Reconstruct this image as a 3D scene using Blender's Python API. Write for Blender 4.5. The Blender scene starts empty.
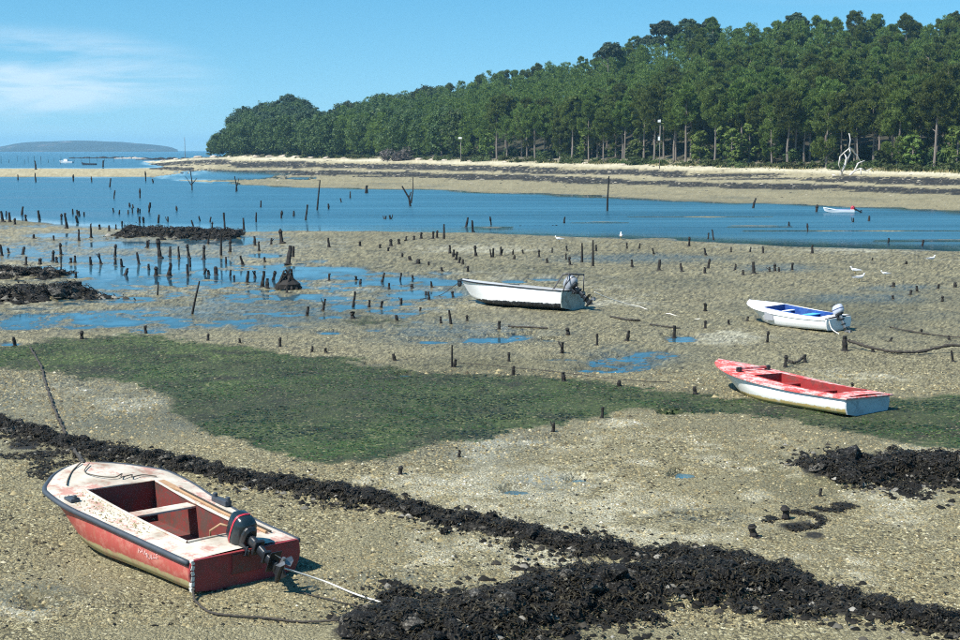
import bpy, bmesh, math, random
import numpy as np
from mathutils import Vector, Matrix, Euler

R = math.radians
random.seed(7)
RNG = np.random.default_rng(11)
scene = bpy.context.scene
COL = scene.collection

# ------------------------------------------------------------------ camera
FPX, CAM_H, HORIZON = 1400.0, 5.2, 150.0          # focal length in 960-px units, eye height, horizon row
PITCH = math.atan((320 - HORIZON) / FPX)
cam_d = bpy.data.cameras.new('camera')
cam_d.sensor_width = 36.0
cam_d.lens = FPX * 36.0 / 960.0
cam_d.clip_start = 0.1
cam_d.clip_end = 30000
cam = bpy.data.objects.new('camera', cam_d)
COL.objects.link(cam)
cam.location = (0, 0, CAM_H)
cam.rotation_euler = (math.pi / 2 - PITCH, 0, 0)
scene.camera = cam

# ------------------------------------------------------------------ sun, sky, exposure
SUN_EL = R(52)
SUN_H = Vector((-0.86, -0.51, 0)).normalized()     # horizontal direction towards the sun
sun_vec = Vector((SUN_H.x * math.cos(SUN_EL), SUN_H.y * math.cos(SUN_EL), math.sin(SUN_EL)))
sun_d = bpy.data.lights.new('sun', 'SUN')
sun_d.energy = 4.5
sun_d.angle = R(0.5)
sun_d.color = (1.0, 0.965, 0.90)
sun = bpy.data.objects.new('sun', sun_d)
COL.objects.link(sun)
sun.rotation_euler = sun_vec.to_track_quat('Z', 'Y').to_euler()
sun.location = (-30, -10, 60)

world = bpy.data.worlds.new('World')
scene.world = world
world.use_nodes = True
wn, wl = world.node_tree.nodes, world.node_tree.links
wn.clear()
w_out = wn.new('ShaderNodeOutputWorld')
w_bg = wn.new('ShaderNodeBackground')
w_sky = wn.new('ShaderNodeTexSky')
w_sky.sky_type = 'NISHITA'
w_sky.sun_disc = False
w_sky.sun_elevation = SUN_EL
w_sky.sun_rotation = math.atan2(SUN_H.x, SUN_H.y)
w_sky.altitude = 0
w_sky.air_density = 1.0
w_sky.dust_density = 0.35
w_sky.ozone_density = 2.2
w_bg.inputs['Strength'].default_value = 0.076
w_hsv = wn.new('ShaderNodeHueSaturation')
w_hsv.inputs['Hue'].default_value = 0.484
w_hsv.inputs['Saturation'].default_value = 1.42
w_hsv.inputs['Value'].default_value = 1.15
# the low sky keeps the clear blue of the air higher up (clean sea air): flatten the elevation that the sky model sees
w_tc0 = wn.new('ShaderNodeTexCoord')
w_sep = wn.new('ShaderNodeSeparateXYZ'); wl.new(w_tc0.outputs['Generated'], w_sep.inputs[0])
w_z = wn.new('ShaderNodeMath'); w_z.operation = 'MULTIPLY_ADD'
w_z.inputs[1].default_value = 0.95; w_z.inputs[2].default_value = 0.09
w_zm = wn.new('ShaderNodeMath'); w_zm.operation = 'MAXIMUM'; w_zm.inputs[1].default_value = 0.0
wl.new(w_sep.outputs['Z'], w_zm.inputs[0]); wl.new(w_zm.outputs[0], w_z.inputs[0])
w_cmb = wn.new('ShaderNodeCombineXYZ')
wl.new(w_sep.outputs['X'], w_cmb.inputs['X']); wl.new(w_sep.outputs['Y'], w_cmb.inputs['Y']); wl.new(w_z.outputs[0], w_cmb.inputs['Z'])
w_nrm = wn.new('ShaderNodeVectorMath'); w_nrm.operation = 'NORMALIZE'
wl.new(w_cmb.outputs[0], w_nrm.inputs[0]); wl.new(w_nrm.outputs[0], w_sky.inputs['Vector'])
wl.new(w_sky.outputs[0], w_hsv.inputs['Color'])
# thin high clouds: streaky noise on the sky dome, thickest in a low bank to the left
w_tc = wn.new('ShaderNodeTexCoord')
w_map = wn.new('ShaderNodeMapping')
w_map.inputs['Scale'].default_value = (4.0, 4.0, 34.0)
w_map.inputs['Rotation'].default_value = (0, R(7), 0)
w_map.inputs['Location'].default_value = (0.35, 0.0, 0.2)
w_no = wn.new('ShaderNodeTexNoise')
w_no.inputs['Scale'].default_value = 1.5
w_no.inputs['Detail'].default_value = 9
w_no.inputs['Roughness'].default_value = 0.56
w_no.inputs['Distortion'].default_value = 0.45
w_rmp = wn.new('ShaderNodeValToRGB')
w_rmp.color_ramp.elements[0].position = 0.42
w_rmp.color_ramp.elements[1].position = 0.62
wl.new(w_tc.outputs['Generated'], w_map.inputs[0])
wl.new(w_map.outputs[0], w_no.inputs['Vector'])
wl.new(w_no.outputs['Fac'], w_rmp.inputs[0])
# cloud banks: soft ellipses given by a centre direction (a bank low on the left, wisps on the right, others round the sky)
def cloud_bank(az, el, raz, rel):
    """soft mask 1..0 around azimuth / elevation (degrees from the view axis)"""
    d = Vector((math.sin(R(az)) * math.cos(R(el)), math.cos(R(az)) * math.cos(R(el)), math.sin(R(el))))
    e1 = Vector((math.cos(R(az)), -math.sin(R(az)), 0))
    e2 = e1.cross(d) * -1
    terms = []
    for e, r in ((e1, raz), (e2, rel)):
        dt = wn.new('ShaderNodeVectorMath'); dt.operation = 'DOT_PRODUCT'
        wl.new(w_tc.outputs['Generated'], dt.inputs[0]); dt.inputs[1].default_value = e
        sb = wn.new('ShaderNodeMath'); sb.operation = 'SUBTRACT'
        wl.new(dt.outputs['Value'], sb.inputs[0]); sb.inputs[1].default_value = e.dot(d)
        dv = wn.new('ShaderNodeMath'); dv.operation = 'DIVIDE'
        wl.new(sb.outputs[0], dv.inputs[0]); dv.inputs[1].default_value = math.sin(R(r))
        sq = wn.new('ShaderNodeMath'); sq.operation = 'POWER'
        ab = wn.new('ShaderNodeMath'); ab.operation = 'ABSOLUTE'
        wl.new(dv.outputs[0], ab.inputs[0]); wl.new(ab.outputs[0], sq.inputs[0]); sq.inputs[1].default_value = 2
        terms.append(sq)
    ad = wn.new('ShaderNodeMath'); ad.operation = 'ADD'
    wl.new(terms[0].outputs[0], ad.inputs[0]); wl.new(terms[1].outputs[0], ad.inputs[1])
    mr = wn.new('ShaderNodeMapRange'); mr.interpolation_type = 'SMOOTHSTEP'
    wl.new(ad.outputs[0], mr.inputs['Value'])
    mr.inputs['From Min'].default_value = 0.0; mr.inputs['From Max'].default_value = 1.0
    mr.inputs['To Min'].default_value = 1.0; mr.inputs['To Max'].default_value = 0.0
    # only the half of the dome on that side
    ft = wn.new('ShaderNodeVectorMath'); ft.operation = 'DOT_PRODUCT'
    wl.new(w_tc.outputs['Generated'], ft.inputs[0]); ft.inputs[1].default_value = d
    gt = wn.new('ShaderNodeMath'); gt.operation = 'GREATER_THAN'
    wl.new(ft.outputs['Value'], gt.inputs[0]); gt.inputs[1].default_value = 0.3
    ml = wn.new('ShaderNodeMath'); ml.operation = 'MULTIPLY'
    wl.new(mr.outputs[0], ml.inputs[0]); wl.new(gt.outputs[0], ml.inputs[1])
    return ml
banks = [cloud_bank(-18.0, 2.7, 9.0, 2.3), cloud_bank(15, 7.2, 11, 1.7), cloud_bank(-60, 6, 25, 4), cloud_bank(75, 9, 30, 5), cloud_bank(180, 12, 40, 6)]
acc = banks[0]
for b in banks[1:]:
    mx = wn.new('ShaderNodeMath'); mx.operation = 'MAXIMUM'
    wl.new(acc.outputs[0], mx.inputs[0]); wl.new(b.outputs[0], mx.inputs[1]); acc = mx
w_mm = wn.new('ShaderNodeMath'); w_mm.operation = 'MULTIPLY'
wl.new(acc.outputs[0], w_mm.inputs[0]); wl.new(w_rmp.outputs[0], w_mm.inputs[1])
w_m2 = wn.new('ShaderNodeMath'); w_m2.operation = 'MULTIPLY'; w_m2.inputs[1].default_value = 0.50
wl.new(w_mm.outputs[0], w_m2.inputs[0])
w_mix = wn.new('ShaderNodeMix'); w_mix.data_type = 'RGBA'
w_mix.inputs['B'].default_value = (7.6, 8.2, 8.8, 1)
wl.new(w_m2.outputs[0], w_mix.inputs['Factor'])
wl.new(w_hsv.outputs[0], w_mix.inputs['A'])
wl.new(w_mix.outputs['Result'], w_bg.inputs['Color'])
wl.new(w_bg.outputs[0], w_out.inputs['Surface'])

scene.cycles.filter_width = 1.1
scene.cycles.use_denoising = False
scene.cycles.max_bounces = 5
scene.cycles.diffuse_bounces = 2
scene.cycles.glossy_bounces = 3
scene.cycles.transmission_bounces = 3
scene.cycles.transparent_max_bounces = 6
scene.cycles.caustics_reflective = False
scene.cycles.caustics_refractive = False
vs = scene.view_settings
vs.view_transform = 'Standard'
vs.look = 'None'
vs.exposure = 0.84
vs.gamma = 1.0
vs.use_curve_mapping = False

# ------------------------------------------------------------------ helpers
def px_to_ground(px, py, z=0.0):
    """point of the plane at height z that the photograph shows at (px, py)"""
    u, v = px - 480.0, 320.0 - py
    d = Vector((u, FPX * math.cos(PITCH) + v * math.sin(PITCH), -FPX * math.sin(PITCH) + v * math.cos(PITCH)))
    t = (z - CAM_H) / d.z
    return Vector((d.x * t, d.y * t, z))

def at_depth(px, py, Y):
    u, v = px - 480.0, 320.0 - py
    d = Vector((u, FPX * math.cos(PITCH) + v * math.sin(PITCH), -FPX * math.sin(PITCH) + v * math.cos(PITCH)))
    t = Y / d.y
    return Vector((d.x * t, Y, CAM_H + d.z * t))

CP, SP = math.cos(PITCH), math.sin(PITCH)
def to_px(X, Y, Z=0.0):
    """vectorised: world point -> photograph position"""
    q = Z - CAM_H
    w = np.maximum(Y * CP - q * SP, 0.5)
    v = Y * SP + q * CP
    return 480 + FPX * X / w, 320 - FPX * v / w

def _hash(ix, iy, seed):
    h = (ix.astype(np.int64) * 374761393 + iy.astype(np.int64) * 668265263 + seed * 144665) & 0xffffffff
    h = ((h ^ (h >> 13)) * 1274126177) & 0xffffffff
    h = (h ^ (h >> 16)) & 0xffffffff
    return h.astype(np.float64) / 4294967295.0

def vnoise(x, y, seed=0):
    ix, iy = np.floor(x), np.floor(y)
    fx, fy = x - ix, y - iy
    fx, fy = fx * fx * (3 - 2 * fx), fy * fy * (3 - 2 * fy)
    a, b = _hash(ix, iy, seed), _hash(ix + 1, iy, seed)
    c, d = _hash(ix, iy + 1, seed), _hash(ix + 1, iy + 1, seed)
    return (a + (b - a) * fx) * (1 - fy) + (c + (d - c) * fx) * fy

def fbm(x, y, seed=0, oct=4):
    """-1..1"""
    s, amp, tot = 0.0, 1.0, 0.0
    for k in range(oct):
        s = s + amp * (vnoise(x * 2 ** k, y * 2 ** k, seed + k * 17) * 2 - 1)
        tot += amp; amp *= 0.55
    return s / tot

def sstep(a, b, x):
    t = np.clip((x - a) / (b - a), 0, 1)
    return t * t * (3 - 2 * t)

def mesh_np(name, verts, faces, mats=(), smooth=False, attrs=None):
    """mesh from arrays; faces all with the same number of corners"""
    me = bpy.data.meshes.new(name)
    verts = np.ascontiguousarray(verts, dtype=np.float32)
    faces = np.ascontiguousarray(faces, dtype=np.int32)
    n, k = faces.shape
    me.vertices.add(len(verts)); me.vertices.foreach_set('co', verts.ravel())
    me.loops.add(n * k); me.loops.foreach_set('vertex_index', faces.ravel())
    me.polygons.add(n)
    me.polygons.foreach_set('loop_start', np.arange(0, n * k, k, dtype=np.int32))
    me.polygons.foreach_set('loop_total', np.full(n, k, dtype=np.int32))
    if smooth:
        me.polygons.foreach_set('use_smooth', np.ones(n, dtype=bool))
    for an, av in (attrs or {}).items():
        a = me.attributes.new(an, 'FLOAT', 'POINT')
        a.data.foreach_set('value', np.ascontiguousarray(av, dtype=np.float32))
    me.update(calc_edges=True)
    for m in mats:
        me.materials.append(m)
    return me

class MB:
    """collects shapes into one mesh"""
    def __init__(s): s.v, s.f, s.mi, s.cur = [], [], [], 0
    def add(s, verts, faces):
        o = len(s.v)
        s.v += [tuple(v) for v in verts]
        s.f += [tuple(i + o for i in f) for f in faces]
        s.mi += [s.cur] * len(faces)
        return s
    def box(s, c, d, rot=None):
        c = Vector(c); vs_ = []
        for x in (-1, 1):
            for y in (-1, 1):
                for z in (-1, 1):
                    p = Vector((x * d[0] / 2, y * d[1] / 2, z * d[2] / 2))
                    if rot is not None: p = rot @ p
                    vs_.append(c + p)
        return s.add(vs_, [(0, 1, 3, 2), (4, 6, 7, 5), (0, 4, 5, 1), (2, 3, 7, 6), (0, 2, 6, 4), (1, 5, 7, 3)])
    def tube(s, pts, rad, n=6, cap=True):
        pts = [Vector(p) for p in pts]
        if not hasattr(rad, '__len__'): rad = [rad] * len(pts)
        vs_, fs = [], []
        up = None
        for i, p in enumerate(pts):
            a = pts[max(i - 1, 0)]; b = pts[min(i + 1, len(pts) - 1)]
            t = (b - a).normalized() if (b - a).length > 1e-9 else Vector((0, 0, 1))
            if up is None:
                up = Vector((0, 0, 1)) if abs(t.z) < 0.9 else Vector((1, 0, 0))
            x = t.cross(up).normalized(); up = x.cross(t).normalized()
            for k in range(n):
                an = 2 * math.pi * k / n
                vs_.append(p + (x * math.cos(an) + up * math.sin(an)) * rad[i])
        for i in range(len(pts) - 1):
            for k in range(n):
                fs.append((i * n + k, i * n + (k + 1) % n, (i + 1) * n + (k + 1) % n, (i + 1) * n + k))
        if cap:
            fs.append(tuple(range(n - 1, -1, -1))); fs.append(tuple((len(pts) - 1) * n + k for k in range(n)))
        return s.add(vs_, fs)
    def loft(s, rings, cap=True):
        n = len(rings[0]); vs_ = [p for r in rings for p in r]; fs = []
        for i in range(len(rings) - 1):
            for k in range(n):
                fs.append((i * n + k, i * n + (k + 1) % n, (i + 1) * n + (k + 1) % n, (i + 1) * n + k))
        if cap:
            fs.append(tuple(range(n - 1, -1, -1))); fs.append(tuple((len(rings) - 1) * n + k for k in range(n)))
        return s.add(vs_, fs)
    def ball(s, c, r, n=8, m=6):
        rings = []
        for i in range(m + 1):
            a = -math.pi / 2 + math.pi * i / m
            rr = max(math.cos(a), 0.02)
            rings.append([(c[0] + r[0] * rr * math.cos(2 * math.pi * k / n), c[1] + r[1] * rr * math.sin(2 * math.pi * k / n), c[2] + r[2] * math.sin(a)) for k in range(n)])
        return s.loft(rings)
    def mesh(s, name, mats, smooth=False):
        me = bpy.data.meshes.new(name)
        me.from_pydata(s.v, [], s.f)
        for m in mats: me.materials.append(m)
        if len(mats) > 1:
            me.polygons.foreach_set('material_index', s.mi)
        if smooth: me.polygons.foreach_set('use_smooth', [True] * len(me.polygons))
        me.update()
        return me
    def build(s, name, mats, parent=None, smooth=False, bevel=0, matrix=None):
        if not isinstance(mats, (list, tuple)): mats = [mats]
        o = bpy.data.objects.new(name, s.mesh(name, mats, smooth))
        COL.objects.link(o)
        o.parent = parent
        if matrix is not None: o.matrix_local = matrix
        if bevel:
            b = o.modifiers.new('bevel', 'BEVEL'); b.width = bevel; b.segments = 2; b.limit_method = 'ANGLE'
        return o

def link(name, me, parent=None, loc=None):
    o = bpy.data.objects.new(name, me)
    COL.objects.link(o)
    o.parent = parent
    if loc is not None: o.location = loc
    return o

def tag(o, label=None, cat=None, group=None, kind=None):
    if label: o['label'] = label
    if cat: o['category'] = cat
    if group: o['group'] = group
    if kind: o['kind'] = kind
    return o

def empty(name, loc=(0, 0, 0), rot=(0, 0, 0)):
    o = bpy.data.objects.new(name, None)
    COL.objects.link(o)
    o.empty_display_size = 0.2
    o.location = loc; o.rotation_euler = rot
    return o

# ------------------------------------------------------------------ materials
class NT:
    """small node-graph builder"""
    def __init__(s, name):
        s.m = bpy.data.materials.new(name); s.m.use_nodes = True
        s.t = s.m.node_tree; s.t.nodes.clear()
        s.out = s.t.nodes.new('ShaderNodeOutputMaterial')
        s.p = s.t.nodes.new('ShaderNodeBsdfPrincipled')
        s.t.links.new(s.p.outputs[0], s.out.inputs['Surface'])
    def n(s, typ, **kw):
        nd = s.t.nodes.new(typ)
        for k, v in kw.items():
            if hasattr(nd, k) and k not in nd.inputs: setattr(nd, k, v)
            else: nd.inputs[k].default_value = v
        return nd
    def l(s, a, b): s.t.links.new(a, b)
    def put(s, sock, v):
        if isinstance(v, bpy.types.NodeSocket): s.t.links.new(v, sock)
        elif isinstance(v, (tuple, list)) and len(v) == 3 and sock.type == 'RGBA': sock.default_value = (*v, 1)
        else: sock.default_value = v
    def mix(s, fac, a, b, blend='MIX'):
        nd = s.t.nodes.new('ShaderNodeMix'); nd.data_type = 'RGBA'; nd.blend_type = blend
        s.put(nd.inputs['Factor'], fac); s.put(nd.inputs['A'], a); s.put(nd.inputs['B'], b)
        return nd.outputs['Result']
    def math(s, op, a, b=0.0, clamp=False):
        nd = s.t.nodes.new('ShaderNodeMath'); nd.operation = op; nd.use_clamp = clamp
        s.put(nd.inputs[0], a); s.put(nd.inputs[1], b)
        return nd.outputs[0]
    def coord(s, kind='Object'):
        return s.t.nodes.new('ShaderNodeTexCoord').outputs[kind]
    def pos(s):
        return s.t.nodes.new('ShaderNodeNewGeometry').outputs['Position']
    def noise(s, vec, scale, detail=4, rough=0.55, dist=0.0):
        nd = s.n('ShaderNodeTexNoise', Scale=scale, Detail=detail, Roughness=rough, Distortion=dist)
        if vec is not None: s.l(vec, nd.inputs['Vector'])
        return nd.outputs['Fac']
    def vor(s, vec, scale, rnd=1.0, feature='F1'):
        nd = s.t.nodes.new('ShaderNodeTexVoronoi'); nd.feature = feature
        nd.inputs['Scale'].default_value = scale; nd.inputs['Randomness'].default_value = rnd
        if vec is not None: s.l(vec, nd.inputs['Vector'])
        return nd
    def scale(s, vec, sc):
        nd = s.n('ShaderNodeMapping'); nd.inputs['Scale'].default_value = sc
        s.l(vec, nd.inputs['Vector']); return nd.outputs[0]
    def ramp(s, fac, stops):
        nd = s.t.nodes.new('ShaderNodeValToRGB'); e = nd.color_ramp.elements
        while len(e) < len(stops): e.new(0.5)
        for i, (p, c) in enumerate(stops):
            e[i].position = p
            e[i].color = (*c, 1) if isinstance(c, (tuple, list)) else (c, c, c, 1)
        s.put(nd.inputs[0], fac); return nd.outputs[0]
    def attr(s, name):
        nd = s.t.nodes.new('ShaderNodeAttribute'); nd.attribute_name = name; return nd.outputs['Fac']
    def rand(s):
        return s.t.nodes.new('ShaderNodeObjectInfo').outputs['Random']
    def bump(s, h, strength=0.5, dist=0.02):
        nd = s.n('ShaderNodeBump', Strength=strength, Distance=dist); s.l(h, nd.inputs['Height'])
        s.l(nd.outputs[0], s.p.inputs['Normal'])
    def set(s, **kw):
        for k, v in kw.items(): s.put(s.p.inputs[k.replace('_', ' ')], v)
        return s.m

def worn_paint(name, base, worn, amount=0.5, scale=6.0, rough=0.55, dirt=(0.16, 0.13, 0.09), dirt_amt=0.35):
    g = NT(name); c = g.coord()
    n1 = g.noise(c, scale, 7, 0.65)
    n2 = g.noise(c, scale * 5, 5, 0.7)
    m = g.math('ADD', g.math('MULTIPLY', n1, 0.65), g.math('MULTIPLY', n2, 0.35))
    w = g.ramp(m, [(0.60 - 0.22 * amount, 0.0), (0.66 - 0.16 * amount, 1.0)])
    col = g.mix(w, base, worn)
    d = g.ramp(g.noise(g.scale(c, (1, 1, 2.5)), scale * 0.6, 6, 0.6), [(0.45, 0.0), (0.8, dirt_amt)])
    col = g.mix(d, col, dirt)
    g.bump(m, 0.25, 0.004)
    return g.set(Base_Color=col, Roughness=rough)

def plain(name, col, rough=0.6, metal=0.0, var=0.3, scale=8.0, bump=0.0):
    g = NT(name); c = g.coord()
    n = g.noise(c, scale, 5, 0.6)
    cc = g.mix(n, tuple(x * (1 - var) for x in col), tuple(min(1, x * (1 + var)) for x in col))
    if bump: g.bump(n, bump, 0.01)
    return g.set(Base_Color=cc, Roughness=rough, Metallic=metal)

M = {}
def mat_ground():
    g = NT('tidal_flat'); P = g.pos()
    al, sh, we, wd, sa, fo, tone, mot = (g.attr(a) for a in ('algae', 'shell', 'wet', 'weed', 'sand', 'forest', 'tone', 'mot'))
    grain = g.attr('grain')
    v1 = g.vor(P, 24.0); v2 = g.vor(P, 60.0)
    v1.voronoi_dimensions = '2D'; v2.voronoi_dimensions = '2D'
    fine = g.noise(P, 7.0, 3, 0.65)
    s1 = g.n('ShaderNodeSeparateColor'); g.l(v1.outputs['Color'], s1.inputs[0])
    s2 = g.n('ShaderNodeSeparateColor'); g.l(v2.outputs['Color'], s2.inputs[0])
    c1 = g.ramp(s1.outputs[0], [(0.0, (0.018, 0.015, 0.009)), (0.3, (0.095, 0.079, 0.042)), (0.65, (0.235, 0.200, 0.115)), (0.92, (0.40, 0.35, 0.22)), (1.0, (0.66, 0.62, 0.48))])
    c2 = g.ramp(s2.outputs[1], [(0.0, (0.02, 0.017, 0.010)), (0.45, (0.150, 0.126, 0.070)), (0.88, (0.33, 0.285, 0.175)), (1.0, (0.58, 0.54, 0.42))])
    grav = g.mix(g.ramp(fine, [(0.42, 0.0), (0.58, 1.0)]), c1, c2)
    silt = g.ramp(tone, [(0.22, (0.120, 0.105, 0.062)), (0.42, (0.215, 0.188, 0.122)), (0.55, (0.255, 0.225, 0.15)), (0.70, (0.160, 0.146, 0.105)), (0.85, (0.105, 0.098, 0.062))])
    silt = g.mix(0.38, silt, c2)
    col = g.mix(g.ramp(g.math('ADD', g.math('MULTIPLY', mot, 0.5), g.math('MULTIPLY', tone, 0.5)), [(0.42, 0.1), (0.60, 0.85)]), grav, silt)
    col = g.mix(g.ramp(tone, [(0.5, 0.0), (0.8, 0.55)]), col, g.mix(0.5, (0.085, 0.082, 0.034), col))
    shc = g.ramp(s2.outputs[2], [(0.0, (0.12, 0.105, 0.075)), (0.4, (0.34, 0.31, 0.24)), (1.0, (0.66, 0.63, 0.54))])
    col = g.mix(sh, col, shc)
    sand = g.ramp(g.math('ADD', g.math('MULTIPLY', mot, 0.6), g.math('MULTIPLY', fine, 0.4)), [(0.3, (0.36, 0.30, 0.19)), (0.55, (0.48, 0.41, 0.285)), (0.8, (0.56, 0.49, 0.36))])
    sand = g.mix(g.ramp(sa, [(0.72, 0.0), (0.95, 1.0)]), sand, (0.66, 0.60, 0.50))
    col = g.mix(sa, col, sand)
    an = g.math('ADD', g.math('MULTIPLY', mot, 0.55), g.math('MULTIPLY', fine, 0.45))
    alc = g.ramp(an, [(0.30, (0.007, 0.009, 0.003)), (0.43, (0.015, 0.029, 0.005)), (0.54, (0.027, 0.056, 0.007)), (0.66, (0.052, 0.088, 0.014)), (0.82, (0.07, 0.06, 0.035))])
    alc = g.mix(g.ramp(s1.outputs[1], [(0.90, 0.0), (0.96, 0.55)]), alc, (0.32, 0.28, 0.17))
    alc = g.mix(g.ramp(g.math('ADD', g.math('MULTIPLY', tone, 0.6), g.math('MULTIPLY', mot, 0.4)), [(0.54, 0.0), (0.66, 0.5)]), alc, (0.026, 0.026, 0.013))
    col = g.mix(al, col, alc)
    gr = g.ramp(grain, [(0.0, 0.30), (0.35, 0.80), (0.6, 1.0), (0.85, 1.25), (1.0, 1.9)])
    col = g.mix(1.0, col, gr, 'MULTIPLY')
    wc = g.ramp(fine, [(0.3, (0.005, 0.004, 0.003)), (0.55, (0.014, 0.012, 0.009)), (0.75, (0.05, 0.043, 0.032))])
    col = g.mix(wd, col, wc)
    fc = g.ramp(mot, [(0.3, (0.02, 0.017, 0.010)), (0.6, (0.042, 0.038, 0.018)), (0.8, (0.08, 0.07, 0.035))])
    col = g.mix(fo, col, fc)
    col = g.mix(g.math('MULTIPLY', we, 0.7), col, g.mix(1.0, col, (0.44, 0.45, 0.47), 'MULTIPLY'))
    rough = g.math('SUBTRACT', 0.92, g.math('MULTIPLY', we, 0.74))
    col = g.mix(1.0, col, (0.98, 0.985, 0.85), 'MULTIPLY')
    h = g.math('ADD', g.math('MULTIPLY', v1.outputs['Distance'], -0.6), g.math('ADD', g.math('MULTIPLY', v2.outputs['Distance'], -0.3), fine))
    h = g.math('MULTIPLY', h, g.math('SUBTRACT', 1.0, g.math('MULTIPLY', we, 0.85)))
    g.bump(h, 0.9, 0.04)
    return g.set(Base_Color=col, Roughness=rough, Specular_IOR_Level=0.5)

def mat_water():
    g = NT('sea_water'); P = g.pos()
    n = g.noise(g.scale(P, (0.6, 1.5, 1)), 1.6, 3, 0.6)
    n2 = g.noise(g.scale(P, (0.010, 0.075, 1)), 1.0, 3, 0.6)
    dp = g.attr('depth')
    n3 = g.noise(g.scale(P, (0.03, 0.35, 1)), 1.0, 2, 0.5)
    lanes = g.ramp(g.math('ADD', g.math('MULTIPLY', n2, 0.6), g.math('MULTIPLY', n3, 0.4)), [(0.38, 0.0), (0.62, 1.0)])
    g.bump(g.math('MULTIPLY', n, g.ramp(dp, [(0.0, 0.06), (0.12, 0.25), (0.4, 1.0)])), 0.6, 0.12)
    col = g.mix(lanes, (0.014, 0.062, 0.10), (0.050, 0.15, 0.21))
    al = g.ramp(dp, [(0.0, 0.62), (0.03, 1.0)])
    g.set(Base_Color=col, Roughness=g.math('ADD', 0.03, g.math('MULTIPLY', g.ramp(dp, [(0.06, 0.0), (0.3, 1.0)]), g.math('ADD', 0.16, g.math('MULTIPLY', lanes, 0.14)))), IOR=1.33, Alpha=al)
    return g.m

def mat_weed():
    g = NT('seaweed'); P = g.pos()
    c = g.ramp(g.noise(P, 14, 4, 0.65), [(0.3, (0.004, 0.0035, 0.003)), (0.48, (0.012, 0.010, 0.006)), (0.58, (0.034, 0.027, 0.015)), (0.66, (0.085, 0.072, 0.045)), (0.72, (0.22, 0.20, 0.15))])
    return g.set(Base_Color=c, Roughness=0.6, Specular_IOR_Level=0.3)

def mat_rock():
    g = NT('weedy_rock'); P = g.coord(); r = g.rand()
    n = g.noise(P, 6.0, 6, 0.75)
    dark = g.ramp(n, [(0.3, (0.004, 0.004, 0.0035)), (0.50, (0.012, 0.0105, 0.009)), (0.57, (0.03, 0.027, 0.022)), (0.64, (0.17, 0.16, 0.14)), (0.75, (0.30, 0.28, 0.25))])
    pale = g.ramp(n, [(0.38, (0.012, 0.011, 0.009)), (0.52, (0.10, 0.09, 0.075)), (0.62, (0.26, 0.24, 0.20)), (0.8, (0.38, 0.36, 0.31))])
    col = g.mix(g.ramp(r, [(0.86, 0.0), (0.90, 1.0)]), dark, pale)
    g.bump(n, 0.9, 0.05)
    return g.set(Base_Color=col, Roughness=0.75, Specular_IOR_Level=0.25)

def mat_foliage(name, dark, mid, light, hue=0.02):
    g = NT(name); P = g.pos(); r = g.rand()
    n = g.noise(P, 0.45, 4, 0.6)
    c = g.ramp(n, [(0.3, dark), (0.5, mid), (0.72, light)])
    hs = g.n('ShaderNodeHueSaturation')
    g.put(hs.inputs['Hue'], g.math('ADD', 0.5 - hue * 0.35, g.math('MULTIPLY', r, hue * 1.5)))
    g.put(hs.inputs['Value'], g.math('ADD', 0.62, g.math('MULTIPLY', r, 0.75)))
    g.l(c, hs.inputs['Color'])
    g.set(Base_Color=hs.outputs[0], Roughness=0.6, Specular_IOR_Level=0.25)
    tr = g.n('ShaderNodeBsdfTranslucent'); g.l(hs.outputs[0], tr.inputs['Color'])
    mx = g.n('ShaderNodeMixShader'); mx.inputs[0].default_value = 0.34
    g.l(g.p.outputs[0], mx.inputs[1]); g.l(tr.outputs[0], mx.inputs[2]); g.l(mx.outputs[0], g.out.inputs['Surface'])
    return g.m

M['ground'] = mat_ground()
M['water'] = mat_water()
M['weed'] = mat_weed()
M['rock'] = mat_rock()
M['pine'] = mat_foliage('pine_needles', (0.062, 0.086, 0.016), (0.115, 0.150, 0.028), (0.170, 0.205, 0.048), 0.026)
M['broad'] = mat_foliage('broadleaf', (0.030, 0.046, 0.014), (0.056, 0.082, 0.022), (0.095, 0.122, 0.036), 0.025)
M['stone_pine'] = mat_foliage('stone_pine_needles', (0.022, 0.038, 0.020), (0.042, 0.068, 0.032), (0.075, 0.10, 0.052), 0.02)
M['scrub'] = mat_foliage('scrub_leaves', (0.035, 0.055, 0.016), (0.08, 0.10, 0.032), (0.14, 0.15, 0.055), 0.03)
M['grey_scrub'] = mat_foliage('grey_scrub', (0.05, 0.045, 0.04), (0.11, 0.095, 0.085), (0.17, 0.15, 0.13), 0.01)
M['bark'] = plain('bark', (0.19, 0.16, 0.135), 0.9, var=0.5, scale=3, bump=0.5)
M['drift'] = plain('driftwood', (0.52, 0.49, 0.45), 0.85, var=0.3, scale=5, bump=0.4)
M['stake'] = plain('stake_wood', (0.014, 0.011, 0.0085), 0.8, var=0.6, scale=9, bump=0.6)
M['boulder'] = plain('granite', (0.42, 0.36, 0.29), 0.9, var=0.4, scale=1.2, bump=0.6)
M['pole'] = plain('grey_pole_wood', (0.22, 0.20, 0.175), 0.9, var=0.3, scale=3)
M['white'] = plain('white_enamel', (0.78, 0.78, 0.76), 0.4, var=0.06)

# ------------------------------------------------------------------ terrain
def lut(pairs):
    xs = [p[0] for p in pairs]; ys = [p[1] for p in pairs]
    o = np.argsort(xs); xs = np.array(xs, float)[o]; ys = np.array(ys, float)[o]
    return lambda v: np.interp(v, xs, ys)

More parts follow.
